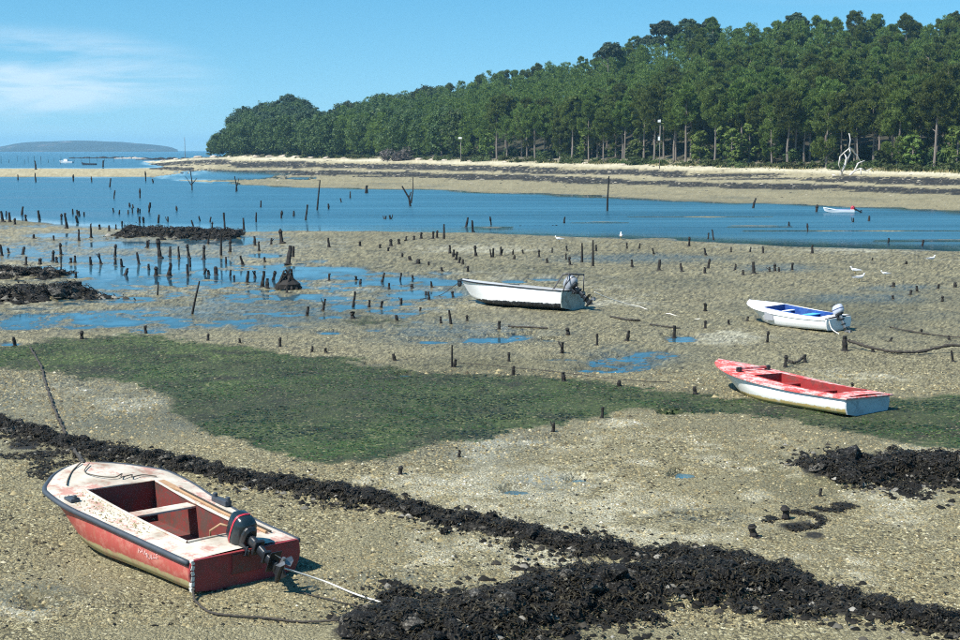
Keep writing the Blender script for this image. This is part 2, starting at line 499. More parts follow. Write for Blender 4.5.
near_bank = lut([(-600, 226), (0, 219), (70, 226), (130, 228), (230, 230), (300, 229.5), (400, 231), (480, 234), (560, 237), (650, 240), (750, 244), (850, 249), (960, 252), (1400, 262)])
far_bank = lut([(1400, 222), (960, 211.5), (900, 208.5), (800, 204), (700, 200), (600, 196), (500, 192), (420, 189), (330, 187.5), (250, 185), (180, 180), (150, 176.5), (-600, 177)])
edge_Y = lut([(1500, 225), (960, 250), (700, 300), (480, 400), (330, 500), (215, 600), (100, 640)])      # forest edge: distance
edge_z = lut([(1500, 1.2), (960, 1.27), (700, 1.77), (480, 2.06), (330, 2.3), (215, 2.4), (150, 1.4), (90, 0.0)])
crest_Y = lut([(1500, 420), (960, 430), (700, 455), (480, 560), (330, 610), (215, 660), (100, 690)])
skyline = lut([(100, 152), (195, 151), (212, 147), (225, 122), (245, 106), (270, 100), (303, 98), (316, 113), (330, 112), (350, 103), (375, 95), (400, 91), (430, 85), (460, 80), (500, 73), (540, 68), (580, 62), (605, 55), (640, 40), (670, 28), (700, 26), (750, 26), (780, 20), (820, 20), (850, 22), (900, 23), (930, 18), (960, 14), (1100, 8), (1500, 30)])
tree_H = lut([(215, 13), (225, 15), (330, 16), (480, 14.5), (1500, 14.5)])

ALGAE = np.array([(-400, 372), (0, 352), (60, 342), (130, 337), (180, 343), (250, 351), (350, 364), (430, 375), (520, 380), (620, 389), (690, 399), (735, 405), (800, 408), (850, 408), (910, 400), (960, 401), (1300, 410), (1300, 470), (960, 456), (900, 450), (830, 433), (740, 417), (680, 417), (640, 413), (580, 425), (520, 436), (440, 450), (380, 465), (330, 470), (270, 458), (220, 442), (178, 420), (172, 402), (130, 389), (60, 380), (0, 372), (-400, 400)], float)

# shallow pools left by the tide: centre, half width, half height in the photograph, weight
POOLS = [(20, 253, 60, 4, 1), (80, 259, 70, 4.5, 1), (150, 266, 60, 4, 1), (130, 245, 60, 5, 1), (215, 240, 60, 5, .9), (190, 262, 60, 7, 1), (170, 272, 40, 5, .9), (265, 256, 30, 4, .9),
         (255, 277, 35, 4, .8), (60, 236, 50, 4, .8), (345, 271, 30, 6, 1.1), (320, 262, 30, 4, .7), (400, 281, 50, 4.5, 1.1), (440, 283, 40, 4, 1), (425, 295, 50, 5, 1.1), (330, 300, 30, 5, .9), (350, 307, 25, 4, .9), (310, 297, 20, 4, .8),
         (100, 284, 30, 5, 1.1), (95, 297, 30, 6, 1.2), (130, 300, 40, 5, .8), (70, 318, 70, 6, 1.1), (20, 326, 40, 7, .9), (150, 332, 25, 4, .9), (10, 345, 20, 4, 1), (120, 312, 60, 3, .7),
         (330, 334, 20, 3.5, .9), (375, 331, 14, 3, .9), (430, 343, 35, 5, .8), (490, 341, 45, 6, 1.0), (520, 338, 20, 5, 1), (548, 342, 20, 3, .8), (375, 366, 14, 3, .9), (405, 377, 14, 3, 1),
         (560, 361, 30, 4, .9), (620, 365, 55, 12, .85), (650, 356, 40, 7, .9), (682, 340, 22, 6, 1.0), (600, 372, 40, 5, .9), (670, 417, 15, 3, 1.15),
         (520, 495, 30, 7, .95), (577, 483, 20, 6, .95), (682, 478, 18, 7, 1.0), (700, 522, 45, 8, .55), (655, 505, 30, 5, .4), (745, 517, 20, 5, .4),
         (515, 282, 20, 3, 1), (545, 280, 25, 2.5, 1), (470, 330, 18, 3, .6), (325, 593, 30, 9, .45), (390, 583, 50, 8, .35), (35, 610, 60, 16, .42),
         (250, 172, 60, 4, 1.6), (215, 177, 60, 3, 1.4), (300, 178, 25, 2, .8), (200, 183, 40, 1.5, 1.2), (330, 318, 25, 3, .6), (230, 300, 40, 4, .7), (290, 287, 30, 3, .7), (30, 300, 3, 2, .1)]
WETS = [(700, 522, 70, 14), (390, 585, 90, 14), (40, 605, 90, 25), (540, 490, 80, 16), (780, 270, 90, 9), (240, 315, 260, 34), (460, 335, 190, 28), (430, 292, 130, 22), (630, 360, 110, 22), (150, 250, 300, 40), (640, 260, 200, 10), (860, 300, 160, 12), (325, 593, 45, 12), (900, 290, 90, 8)]
SHELLS = [(365, 488, 30, 9), (450, 492, 40, 8), (545, 500, 60, 8), (600, 445, 26, 6), (640, 468, 30, 6), (700, 455, 22, 6), (620, 430, 40, 8), (520, 450, 30, 6), (800, 480, 30, 14), (760, 500, 40, 12), (900, 495, 60, 8), (700, 545, 60, 10), (640, 520, 40, 10), (735, 340, 60, 14), (860, 380, 90, 14), (560, 470, 20, 5), (280, 445, 60, 14), (130, 410, 80, 16), (60, 395, 60, 10), (860, 250, 100, 7), (600, 305, 90, 10), (120, 338, 30, 4), (30, 620, 60, 14), (480, 250, 120, 8), (750, 475, 18, 6)]
# banks of stone and weed: photograph polyline (x, y of the foot line), half width m, height m
RIDGES = {
    'front': ([(-60, 424), (0, 434), (40, 444), (90, 457), (140, 467), (190, 473), (240, 484), (290, 494), (350, 505), (400, 516), (440, 525), (500, 539), (560, 553), (620, 562), (680, 570), (730, 574), (770, 585), (800, 602), (860, 618), (930, 632), (1000, 648)], 0.36, 0.16),
    'mound': ([(395, 648), (450, 640), (510, 626), (560, 611), (610, 602), (660, 597), (720, 590)], 0.72, 0.36),
    'right': ([(838, 481), (862, 479), (890, 478), (960, 482), (1080, 484)], 0.75, 0.42),
    'left_low': ([(-60, 303), (0, 301), (40, 299), (66, 296)], 1.05, 0.50),
    'left_high': ([(-60, 278), (0, 277), (35, 276), (52, 276)], 0.8, 0.42),
    'islet': ([(142, 235), (170, 236), (200, 237), (222, 237)], 1.6, 0.42),
    'channel': ([(528, 225.5), (545, 225.5)], 1.3, 0.22),
}
RIDGE_W = {}
for k, (pl, hw, hh) in RIDGES.items():
    RIDGE_W[k] = (np.array([px_to_ground(*p)[:2] for p in pl]), hw, hh)

def seg_dist(X, Y, pl):
    """distance to a polyline and the position along it"""
    best = np.full(X.shape, 1e9); along = np.zeros(X.shape); acc = 0.0
    for a, b in zip(pl[:-1], pl[1:]):
        d = b - a; L = np.hypot(*d)
        t = np.clip(((X - a[0]) * d[0] + (Y - a[1]) * d[1]) / (L * L), 0, 1)
        q = np.hypot(X - a[0] - t * d[0], Y - a[1] - t * d[1])
        m = q < best
        best = np.where(m, q, best); along = np.where(m, acc + t * L, along); acc += L
    return best, along

def poly_sd(px, py, poly, ys=3.0):
    """signed distance to a polygon in photograph units, + inside"""
    best = np.full(px.shape, 1e9); ins = np.zeros(px.shape, bool)
    P0 = poly; P1 = np.roll(poly, -1, 0)
    for a, b in zip(P0, P1):
        dx, dy = b[0] - a[0], (b[1] - a[1]) * ys
        t = np.clip(((px - a[0]) * dx + (py - a[1]) * ys * dy) / (dx * dx + dy * dy), 0, 1)
        best = np.minimum(best, np.hypot(px - a[0] - t * dx, (py - a[1]) * ys - t * dy))
        c = ((a[1] > py) != (b[1] > py))
        with np.errstate(divide='ignore', invalid='ignore'):
            xi = (b[0] - a[0]) * (py - a[1]) / (b[1] - a[1]) + a[0]
        ins ^= c & (px < xi)
    return np.where(ins, best, -best)

def terrain(X, Y):
    X = np.asarray(X, float); Y = np.asarray(Y, float)
    Yc = np.maximum(Y, 8.0)
    px, py = to_px(X, Yc, 0.0)
    px = np.clip(px, -600, 1500)
    YN = 7280.0 / (near_bank(px) - 150); YF = 7280.0 / (far_bank(px) - 150)
    YE = edge_Y(px); ZE = edge_z(px)
    n_small = fbm(X / 2.2, Y / 2.2, 3, 4); n_mid = fbm(X / 7.0, Y / 7.0, 5, 4); n_big = fbm(X / 20.0, Y / 26.0, 9, 4)
    n_fine = fbm(X / 0.5, Y / 0.5, 21, 3)
    # near flats
    z = 0.085 + 0.035 * n_mid + 0.03 * n_small + 0.02 * n_fine
    z += 0.02 * sstep(45, 20, Y)
    marsh = sstep(360, 250, px) * sstep(285, 268, py) * sstep(222, 228, py)
    n_rib = fbm(X / 3.2, Y / 6.0, 83, 4)
    z = z * (1 - marsh) + marsh * (0.024 + 0.055 * n_rib + 0.03 * n_mid + 0.03 * n_small + 0.035 * n_fine)
    flats2 = sstep(560, 400, px) * sstep(345, 320, py) * sstep(262, 275, py)
    z -= flats2 * (0.072 - 0.03 * n_fine + 0.05 * fbm(X / 4.0, Y / 5.0, 87, 4))
    p = np.full(X.shape, -1.0)
    for cx, cy, rx, ry, wgt in POOLS:
        g_ = wgt - ((px - cx) / rx) ** 2 - ((py - cy) / ry) ** 2
        p = np.maximum(p, g_)
    pool = np.clip(p + 0.5 * n_small + 0.3 * n_mid + 0.5 * n_fine, 0, 1)
    pw = sstep(0.0, 0.75, pool)
    n_peb = fbm(X / 0.13, Y / 0.10, 25, 2) * (Y < 45)
    z = z * (1 - pw) + pw * (-0.012 + (0.022 + 0.018 * (Y > 30)) * n_fine + 0.026 * n_small + 0.030 * n_peb)
    # the channel
    jit = 2.2 * n_mid * np.clip(Y / 70, .2, 2) + 1.0 * n_small
    ins = np.minimum(Y - YN + jit, (YF - Y) + 2 * jit)
    ch = sstep(-5.0, 4.0, ins)
    z = z * (1 - ch) + ch * np.clip(-0.02 - 0.03 * np.maximum(ins, 0), -0.8, 0)
    bars = np.full(X.shape, -9.0)
    for cx, cy, rx, ry in ((488, 227.5, 22, 1.3), (655, 239, 26, 1.3), (35, 228, 30, 2.0), (700, 217, 60, 0.6), (860, 231, 90, 0.7), (760, 226, 50, 0.5), (600, 222, 40, 0.5), (930, 240, 60, 0.6), (330, 212, 50, 0.4)):
        bars = np.maximum(bars, 1 - ((px - cx) / rx) ** 2 - ((py - cy) / ry) ** 2)
    z = np.where(bars > -1.0, np.maximum(z, 0.045 * bars - 0.012 + 0.03 * n_small + 0.02 * n_mid), z)
    # far shore
    beyond = Y > YF
    t = np.clip((Y - YF) / (YE - YF), 0, 1)
    land = sstep(105, 200, px + 12 * n_big)
    zb = 0.04 + 0.05 * n_mid * np.minimum(1, t * 8) + ZE * t ** 2.2 + 0.10 * n_big * t
    zb -= 0.35 * sstep(0.0, 0.9, np.clip(pool, 0, 1)) * (Y > 150)
    Y168 = 7280.0 / 17.5
    bar = 0.10 + 0.05 * n_big - 0.9 * sstep(Y168 - 25, Y168 + 25, Y + 12 * n_big)
    zb = land * zb + (1 - land) * bar
    # hill behind the forest edge
    CY = crest_Y(px); SK = skyline(px)
    zc = np.maximum((150 - SK) * CY / FPX + CAM_H - tree_H(px), ZE)
    u = np.clip((Y - YE) / (CY - YE), 0, 1)
    hill = ZE + (zc - ZE) * (0.75 * u + 0.25 * u * u)
    back = np.clip((Y - CY) / 500.0, 0, 1)
    hill = hill * (1 - sstep(0, 1, back)) + (-1.5) * sstep(0, 1, back)
    zb = np.where((Y > YE), land * hill + (1 - land) * bar, zb)
    tipfall = sstep(YE + 60, YE + 10, Y) * (px < 215)
    zb = np.where((px < 215) & (Y > YE + 10), zb * tipfall - 1.2 * (1 - tipfall), zb)
    z = np.where(beyond & (ch < 0.5), zb, z)
    far_sea = Y > 1300
    z = np.where(far_sea, -2.0, z)
    # rubble banks
    weed = np.zeros(X.shape)
    for k, (pl, hw, hh) in RIDGE_W.items():
        sel = (X > pl[:, 0].min() - 6) & (X < pl[:, 0].max() + 6) & (Y > pl[:, 1].min() - 6) & (Y < pl[:, 1].max() + 6)
        if not sel.any(): continue
        d, al = seg_dist(X[sel], Y[sel], pl)
        w = hw * (1 + 0.35 * fbm(al / 1.2, np.zeros_like(al), 31, 3))
        prof = np.clip(1 - (d / w) ** 2, 0, 1)
        amp = hh * (0.75 + 0.5 * fbm(al / 0.8, d, 33, 3))
        z[sel] += prof * amp * 0.62
        weed[sel] = np.maximum(weed[sel], sstep(1.12, 0.40, d / w))
    # colours of the ground
    algae = sstep(-26, 26, poly_sd(px, py, ALGAE) + 8 * n_small + 6 * n_mid) * (Y < 60)
    fleck = sstep(0.1, 0.6, n_mid + 0.4 * n_small) * sstep(345, 320, py) * sstep(288, 300, py) * sstep(120, 230, px) * sstep(560, 470, px)
    algae = np.maximum(algae, 0.62 * fleck)
    wet = np.zeros(X.shape)
    for cx, cy, rx, ry in WETS:
        wet = np.maximum(wet, 1 - np.sqrt(((px - cx) / rx) ** 2 + ((py - cy) / ry) ** 2))
    wet = np.clip(wet * 1.1, 0, 0.8)
    wet = np.maximum(wet, 0.30 * sstep(26, 40, Y) * (Y < YN))
    wet = np.maximum(wet, 0.55 * sstep(0.15, 0.55, fbm(X / 9.0, Y / 14.0, 91, 4)) * (Y < YN) * sstep(14, 22, Y))
    wet = np.maximum(wet, sstep(0.05, 0.0, z) * (Y < YN + 10))
    wet = np.maximum(wet, 0.8 * sstep(0.06, 0.0, z) * (Y > YF - 10))
    shell = np.zeros(X.shape)
    for cx, cy, rx, ry in SHELLS:
        shell = np.maximum(shell, 1 - np.sqrt(((px - cx) / rx) ** 2 + ((py - cy) / ry) ** 2))
    shell = np.clip(shell * 1.25, 0, 1) * 0.62
    lowr = sstep(425, 450, py) * sstep(640, 560, py) * sstep(330, 420, px)
    shell = np.maximum(shell, lowr * np.clip(0.28 + 0.55 * fbm(X / 1.6, Y / 2.6, 71, 3), 0, 0.55))
    shell = np.maximum(shell, 0.30 * sstep(0.05, 0.5, n_big) * (Y < YN))
    sand = np.where(beyond, (0.22 + 0.42 * sstep(0.3, 0.6, t) + 0.36 * sstep(0.74, 0.9, t)) * (0.9 + 0.15 * n_mid), 0)
    sand = np.where(beyond & (px < 215), np.maximum(sand, 0.7), sand)
    sand = np.maximum(sand, 0.55 * sstep(70, 62, Y * 0 + np.abs(py - 238)) * marsh * 0.6)
    streak = fbm((X + Y * 0.55) / 26.0, (Y - X * 0.4) / 7.0, 41, 4)
    band = sstep(0.16, 0.34, t) * sstep(0.96, 0.80, t)
    bands2 = np.maximum(np.exp(-((t - 0.36 + 0.08 * n_big) / 0.10) ** 2), np.exp(-((t - 0.66 + 0.08 * n_big) / 0.13) ** 2))
    weed_far = np.where(beyond & (Y < YE + 3) & (px > 150), sstep(0.30, 0.75, bands2 * (1.05 + 1.1 * streak + 0.45 * n_small)), 0)
    weed = np.maximum(weed, weed_far * 0.75)
    seaspots = np.zeros(X.shape)
    for cx, cy, rx, ry in ((795, 535, 28, 10), (815, 543, 26, 8), (820, 518, 16, 5), (590, 563, 22, 4), (50, 462, 34, 12), (25, 452, 30, 7), (95, 472, 16, 8), (60, 485, 22, 6), (305, 492, 30, 4), (770, 585, 14, 5), (640, 598, 30, 5)):
        seaspots = np.maximum(seaspots, 1 - np.sqrt(((px - cx) / rx) ** 2 + ((py - cy) / ry) ** 2))
    weed = np.maximum(weed, np.clip(seaspots * 1.0 + 0.5 * n_fine + 0.4 * n_small - 0.2, 0, 0.6) * (seaspots > 0) * (Y < 40))
    forest = np.where(land > 0.3, sstep(YE - 4, YE + 5, Y + 4 * n_small), 0) * (Y < 1300)
    e1 = fbm(X / 0.9, Y / 0.9, 51, 4); e2 = fbm(X / 0.22, Y / 0.22, 57, 3)
    rough_edge = 0.7 * e1 + 0.6 * e2
    fin = lambda m, a, b: sstep(a, b, m + 0.55 * rough_edge * np.minimum(1, m * 6))
    algae_o = 0.93 * fin(algae, 0.30, 0.72)
    shell_o = 0.85 * fin(shell, 0.22, 0.75)
    weed_o = fin(weed, 0.30, 0.62)
    wet_o = np.clip(wet + 0.3 * rough_edge * (wet > 0.02), 0, 1)
    tone = 0.5 + 0.5 * fbm(X / 5.5, Y / 5.5, 61, 4)
    mot = 0.5 + 0.5 * fbm(X / 0.8, Y / 0.8, 67, 5)
    hsh = _hash(np.round(X * 977).astype(np.int64), np.round(Y * 977).astype(np.int64), 7)
    gamp = 0.25 + 0.75 * sstep(16, 34, Y)
    grain = np.clip(0.5 + (hsh - 0.5) * gamp * (1 - 0.72 * sstep(60, 120, Y)), 0, 1)
    wet_o = wet_o * (1 - 0.85 * algae_o)
    return z, dict(grain=grain, algae=algae_o, shell=shell_o, wet=wet_o, weed=weed_o, sand=np.clip(sand, 0, 1), forest=forest, tone=tone, mot=mot)

def ground_z(x, y):
    return float(terrain(np.array([x]), np.array([y]))[0][0])

def build_ground():
    rows_py = np.concatenate([np.arange(1060, 665, -6.0), np.arange(665, 152.9, -1.0)])
    Yr = np.concatenate([[-40, -25, -15, -8, -3, 0, 2, 3.5, 5, 6.2, 7.2], 7280.0 / (rows_py - 150), [2700, 3200, 4200, 5600, 7500, 9000]])
    # rows at py are for a flat plane; correct for the pitch by construction (depth = f*h/(py-150))
    cpx = np.concatenate([np.linspace(-2600, -120, 40), np.arange(-60, 1021, 1.8), np.linspace(1080, 3560, 40)])
    W = np.maximum(Yr, 8.0)
    X = (cpx[None, :] - 480) / FPX * W[:, None]
    Y = np.repeat(Yr[:, None], len(cpx), 1)
    z, at = terrain(X.ravel(), Y.ravel())
    nr, nc = X.shape
    V = np.stack([X.ravel(), Y.ravel(), z], -1)
    i = np.arange(nr * nc).reshape(nr, nc)
    F = np.stack([i[:-1, :-1].ravel(), i[:-1, 1:].ravel(), i[1:, 1:].ravel(), i[1:, :-1].ravel()], -1)
    me = mesh_np('ground', V, F, [M['ground']], True, at)
    tag(link('ground', me), kind='structure')
build_ground()

def build_water():
    rows_py = np.concatenate([np.arange(700, 160, -2.0), [157, 155, 154, 153, 152]])
    Yr = np.concatenate([[-40, 0, 8], 7280.0 / (rows_py - 150), [5000, 9000]])
    cpx = np.concatenate([np.linspace(-2600, -200, 14), np.arange(-80, 1041, 4.0), np.linspace(1160, 3560, 14)])
    X = (cpx[None, :] - 480) / FPX * np.maximum(Yr, 8.0)[:, None]; Y = np.repeat(Yr[:, None], len(cpx), 1)
    z = terrain(X.ravel(), Y.ravel())[0]
    nr, nc = X.shape; i = np.arange(nr * nc).reshape(nr, nc)
    F = np.stack([i[:-1, :-1].ravel(), i[:-1, 1:].ravel(), i[1:, 1:].ravel(), i[1:, :-1].ravel()], -1)
    me = mesh_np('water', np.stack([X.ravel(), Y.ravel(), np.zeros(nr * nc)], -1), F, [M['water']], True, dict(depth=np.clip(-z, 0, 2)))
    tag(link('water', me), kind='structure')
build_water()

# ------------------------------------------------------------------ rocks and seaweed
def rock_mesh(name, seed, sub=2, flat=0.7, rough=0.28, mat=None):
    bm = bmesh.new()
    bmesh.ops.create_icosphere(bm, subdivisions=sub, radius=1.0)
    r = random.Random(seed)
    planes = [(Vector((r.gauss(0, 1), r.gauss(0, 1), r.gauss(0, 0.8))).normalized(), r.uniform(0.62, 0.95)) for _ in range(9)]
    off = Vector((r.uniform(0, 50), r.uniform(0, 50), r.uniform(0, 50)))
    for v in bm.verts:
        p = v.co.copy()
        for n_, d_ in planes:
            s_ = p.dot(n_)
            if s_ > d_: p -= n_ * (s_ - d_) * 0.9
        from mathutils import noise as mn
        p *= 1 + rough * mn.fractal(p * 1.7 + off, 0.9, 2.0, 3)
        p.z *= flat
        v.co = p
    me = bpy.data.meshes.new(name)
    bm.to_mesh(me); bm.free()
    me.materials.append(mat or M['rock'])
    return me
ROCKS = [rock_mesh('rock', 100 + i, 2, random.uniform(0.5, 0.85)) for i in range(8)]
ROCKS_FAR = [rock_mesh('rock', 200 + i, 1, random.uniform(0.5, 0.85)) for i in range(5)]

def fronds(pts, length, width, seed, droop=0.3):
    """curled ribbon-like seaweed: pts (n,3); each ribbon two bent quads"""
    rng = np.random.default_rng(seed)
    n = len(pts)
    a = rng.uniform(0, 2 * np.pi, n)
    L = length * rng.uniform(0.5, 1.5, n); w = width * rng.uniform(0.5, 1.5, n)
    dx, dy = np.cos(a), np.sin(a); sx, sy = -dy, dx
    lift = rng.uniform(0.0, 0.16, n) * L
    V = np.zeros((n, 6, 3))
    for j, (f_, zz) in enumerate(((0, 0.0), (0.5, 1.0), (1.0, 0.15))):
        b = rng.uniform(-0.25, 0.25, n) * L
        for s_, k in ((-1, 0), (1, 1)):
            ww = w * (1.0 if j < 2 else 0.5)
            V[:, j * 2 + k, 0] = pts[:, 0] + dx * L * f_ + sx * (ww * s_ + b * (j > 0))
            V[:, j * 2 + k, 1] = pts[:, 1] + dy * L * f_ + sy * (ww * s_ + b * (j > 0))
            V[:, j * 2 + k, 2] = pts[:, 2] + lift * zz - droop * L * f_ * (j == 2) + 0.35 * w * s_ * rng.uniform(-1, 1, n)
    base = (np.arange(n) * 6)[:, None]
    F = np.concatenate([base + np.array([[0, 1, 3, 2]]), base + np.array([[2, 3, 5, 4]])], 0)
    return V.reshape(-1, 3), F

_SB = np.array([(1, 0, 0), (0.4, 0.9, 0), (-0.6, 0.8, 0), (-1, -0.1, 0), (-0.3, -0.9, 0), (0.7, -0.7, 0), (0.38, 0.12, 0.58), (-0.42, 0.1, 0.52)])
_SF = np.array([(0, 1, 6), (1, 2, 6), (2, 7, 6), (2, 3, 7), (3, 4, 7), (4, 6, 7), (4, 5, 6), (5, 0, 6)])
def stone_soup(pts, s, rng):
    n = len(pts); a = rng.uniform(0, 6.28, n); c, s_ = np.cos(a), np.sin(a)
    B = _SB[None] * (1 + rng.uniform(-.35, .35, (n, 8, 3))) * s[:, None, None]
    V = np.stack([B[..., 0] * c[:, None] - B[..., 1] * s_[:, None] + pts[:, 0, None], B[..., 0] * s_[:, None] + B[..., 1] * c[:, None] + pts[:, 1, None], B[..., 2] + pts[:, 2, None]], -1)
    return V.reshape(-1, 3), ((np.arange(n) * 8)[:, None, None] + _SF[None]).reshape(-1, 3)
def mat_small_stone():
    g = NT('small_weedy_stone')
    c = g.ramp(g.attr('tint'), [(0.0, (0.004, 0.004, 0.003)), (0.45, (0.014, 0.012, 0.009)), (0.62, (0.05, 0.044, 0.034)), (0.8, (0.15, 0.14, 0.115)), (1.0, (0.30, 0.28, 0.24))])
    return g.set(Base_Color=c, Roughness=0.8, Specular_IOR_Level=0.25)
M['small_stone'] = mat_small_stone()

def ridge(key, name, label, n_rocks, size, n_frond, frond_len, group, far=False, stones='rock', pale=0.0):
    pl, hw, hh = RIDGE_W[key]
    rng = np.random.default_rng(abs(hash(key)) % 1000 if False else sum(map(ord, key)))
    seg = np.hypot(*np.diff(pl, axis=0).T); cum = np.concatenate([[0], np.cumsum(seg)])
    mid = pl[len(pl) // 2]
    root = empty(name, (mid[0], mid[1], ground_z(mid[0], mid[1]) - 0.1))
    tag(root, label, 'rocks', group)
    def sample(n, spread):
        s = np.clip(rng.uniform(-0.6 * hw, cum[-1] + 0.6 * hw, n), -9, 999)
        i = np.clip(np.searchsorted(cum, s) - 1, 0, len(seg) - 1)
        t = (s - cum[i]) / seg[i]          # a little past both ends
        q = pl[i] + (pl[i + 1] - pl[i]) * t[:, None]
        d = (pl[i + 1] - pl[i]) / seg[i][:, None]
        off = rng.normal(0, 0.56, n) * hw * spread * (1 + 0.5 * np.sin(s * 2.3) * np.sin(s * 0.9 + 1))
        return q + np.stack([-d[:, 1], d[:, 0]], -1) * off[:, None], np.abs(off) / hw
    q, o = sample(n_rocks, 1.0)
    z = terrain(q[:, 0], q[:, 1])[0]
    src = ROCKS_FAR if far else ROCKS
    rz = []
    for k in range(n_rocks):
        r = link('rock', src[rng.integers(len(src))], root)
        sc = size * rng.uniform(0.45, 1.25) * (1.15 - 0.5 * min(o[k], 1)) * (1.35 if rng.uniform() < 0.06 else 1)
        r.scale = (sc * rng.uniform(0.8, 1.35), sc * rng.uniform(0.8, 1.2), sc * rng.uniform(0.7, 1.1))
        r.rotation_euler = (rng.uniform(-.4, .4), rng.uniform(-.4, .4), rng.uniform(0, 6.28))
        r.location = Vector((q[k, 0], q[k, 1], z[k] + sc * 0.12)) - root.location
        rz.append(sc)
    ns = 1200 if far else 4200
    qs, os_ = sample(ns, 1.25)
    zs = terrain(qs[:, 0], qs[:, 1])[0]
    ss = size * rng.lognormal(-1.2 if not far else -1.0, 0.38, ns)
    ss = np.minimum(ss, size * 0.5)
    Vq, Fq = stone_soup(np.stack([qs[:, 0] - root.location.x, qs[:, 1] - root.location.y, zs + 0.1 * ss - root.location.z], -1), ss, rng)
    tn = np.clip(rng.beta(0.8, 1.7, ns), 0, 1)
    tag(link('small_stones', mesh_np('small_stones', Vq, Fq, [M['small_stone']], False, dict(tint=np.repeat(tn, 8))), root), kind='stuff')
    if n_frond:
        # half of the weed hangs on the stones, half lies on the rubble between
        nb = n_frond // 2
        j = rng.integers(0, n_rocks, nb)
        sc = np.array(rz)[j]
        ang = rng.uniform(0, 6.28, nb); rr = np.sqrt(rng.uniform(0, 1, nb)) * sc * 0.95
        hz = z[j] + sc * 0.12 + 0.68 * np.sqrt(np.maximum(sc ** 2 - rr ** 2, 0)) + 0.01
        A = np.stack([q[j, 0] + np.cos(ang) * rr, q[j, 1] + np.sin(ang) * rr, hz], -1)
        qb, ob = sample(n_frond - nb, 1.15)
        zb_ = terrain(qb[:, 0], qb[:, 1])[0]
        B = np.stack([qb[:, 0], qb[:, 1], zb_ + rng.uniform(0.01, 0.05, len(qb)) * size / 0.12], -1)
        V, F = fronds(np.concatenate([A, B]) - np.array(root.location), frond_len, frond_len * 0.16, 5 + len(key))
        tag(link('seaweed', mesh_np('seaweed', V, F, [M['weed']], True), root), kind='stuff')
    return root

ridge('front', 'stone_ridge', 'long low dark ridge of weed-covered stones running diagonally behind the red boat', 298, 0.115, 18000, 0.06, 'weed-covered stone banks')
ridge('mound', 'stone_mound', 'broad heap of black weed-covered stones at the bottom edge', 298, 0.15, 26000, 0.065, 'weed-covered stone banks')
ridge('right', 'stone_mound', 'dark weed-covered stone mound at the right edge below the red-and-white boat', 298, 0.145, 14000, 0.07, 'weed-covered stone banks')
ridge('left_low', 'stone_mound', 'larger and nearer of the two dark stone mounds at the left edge', 150, 0.36, 4000, 0.16, 'weed-covered stone banks', True)
ridge('left_high', 'stone_mound', 'smaller dark stone mound at the left edge, behind the larger one', 95, 0.32, 2500, 0.16, 'weed-covered stone banks', True)
ridge('islet', 'stone_mound', 'long brown stone mound at the edge of the blue channel on the left', 150, 0.42, 3000, 0.22, 'weed-covered stone banks', True)
ridge('channel', 'stone_mound', 'small olive islet of weedy stones in the middle of the channel', 60, 0.35, 1800, 0.22, 'weed-covered stone banks', True)

def weed_patch(px, py, rx, ry, n, label, ln=0.085):
    c = px_to_ground(px, py)
    rng = np.random.default_rng(int(px * 7 + py))
    a = rng.uniform(0, 6.28, n); r = rng.uniform(0, 1, n) ** 0.7
    qx = px + rx * r * np.cos(a); qy = py + ry * r * np.sin(a)
    Y = 7280.0 / (qy - 150); X = (qx - 480) / FPX * (Y * CP + CAM_H * SP)
    keep = fbm(X / 0.5, Y / 0.5, int(px), 3) > -0.12
    X, Y = X[keep], Y[keep]
    z = terrain(X, Y)[0]
    o = Vector((c.x, c.y, 0))
    V, F = fronds(np.stack([X - o.x, Y - o.y, z + 0.012], -1), ln, ln * 0.16, int(px))
    tag(link('seaweed_patch', mesh_np('seaweed_patch', V, F, [M['weed']], True), loc=o), label, 'seaweed', kind='stuff')
weed_patch(795, 535, 30, 11, 1700, 'flat patch of dark seaweed on the shingle right of the two stumps')
weed_patch(835, 520, 22, 5, 600, 'thin streak of seaweed just above the flat dark patch on the right')
weed_patch(592, 563, 26, 4, 500, 'thin streak of seaweed on the shingle beside the long stone ridge')
weed_patch(45, 462, 48, 14, 1500, 'seaweed strewn between the stone ridge and the bow of the red boat')
weed_patch(60, 483, 34, 9, 700, 'seaweed scraps on the shingle left of the red boat bow')

# ------------------------------------------------------------------ shingle and shells lying on the flat (real small pieces near the camera)
def mat_shingle():
    g = NT('shingle'); t = g.attr('tint')
    c = g.ramp(t, [(0.0, (0.03, 0.024, 0.012)), (0.25, (0.11, 0.088, 0.04)), (0.6, (0.26, 0.21, 0.10)), (0.85, (0.40, 0.34, 0.19)), (0.95, (0.50, 0.46, 0.34)), (1.0, (0.62, 0.60, 0.53))])
    return g.set(Base_Color=c, Roughness=0.75)
M['shingle'] = mat_shingle()

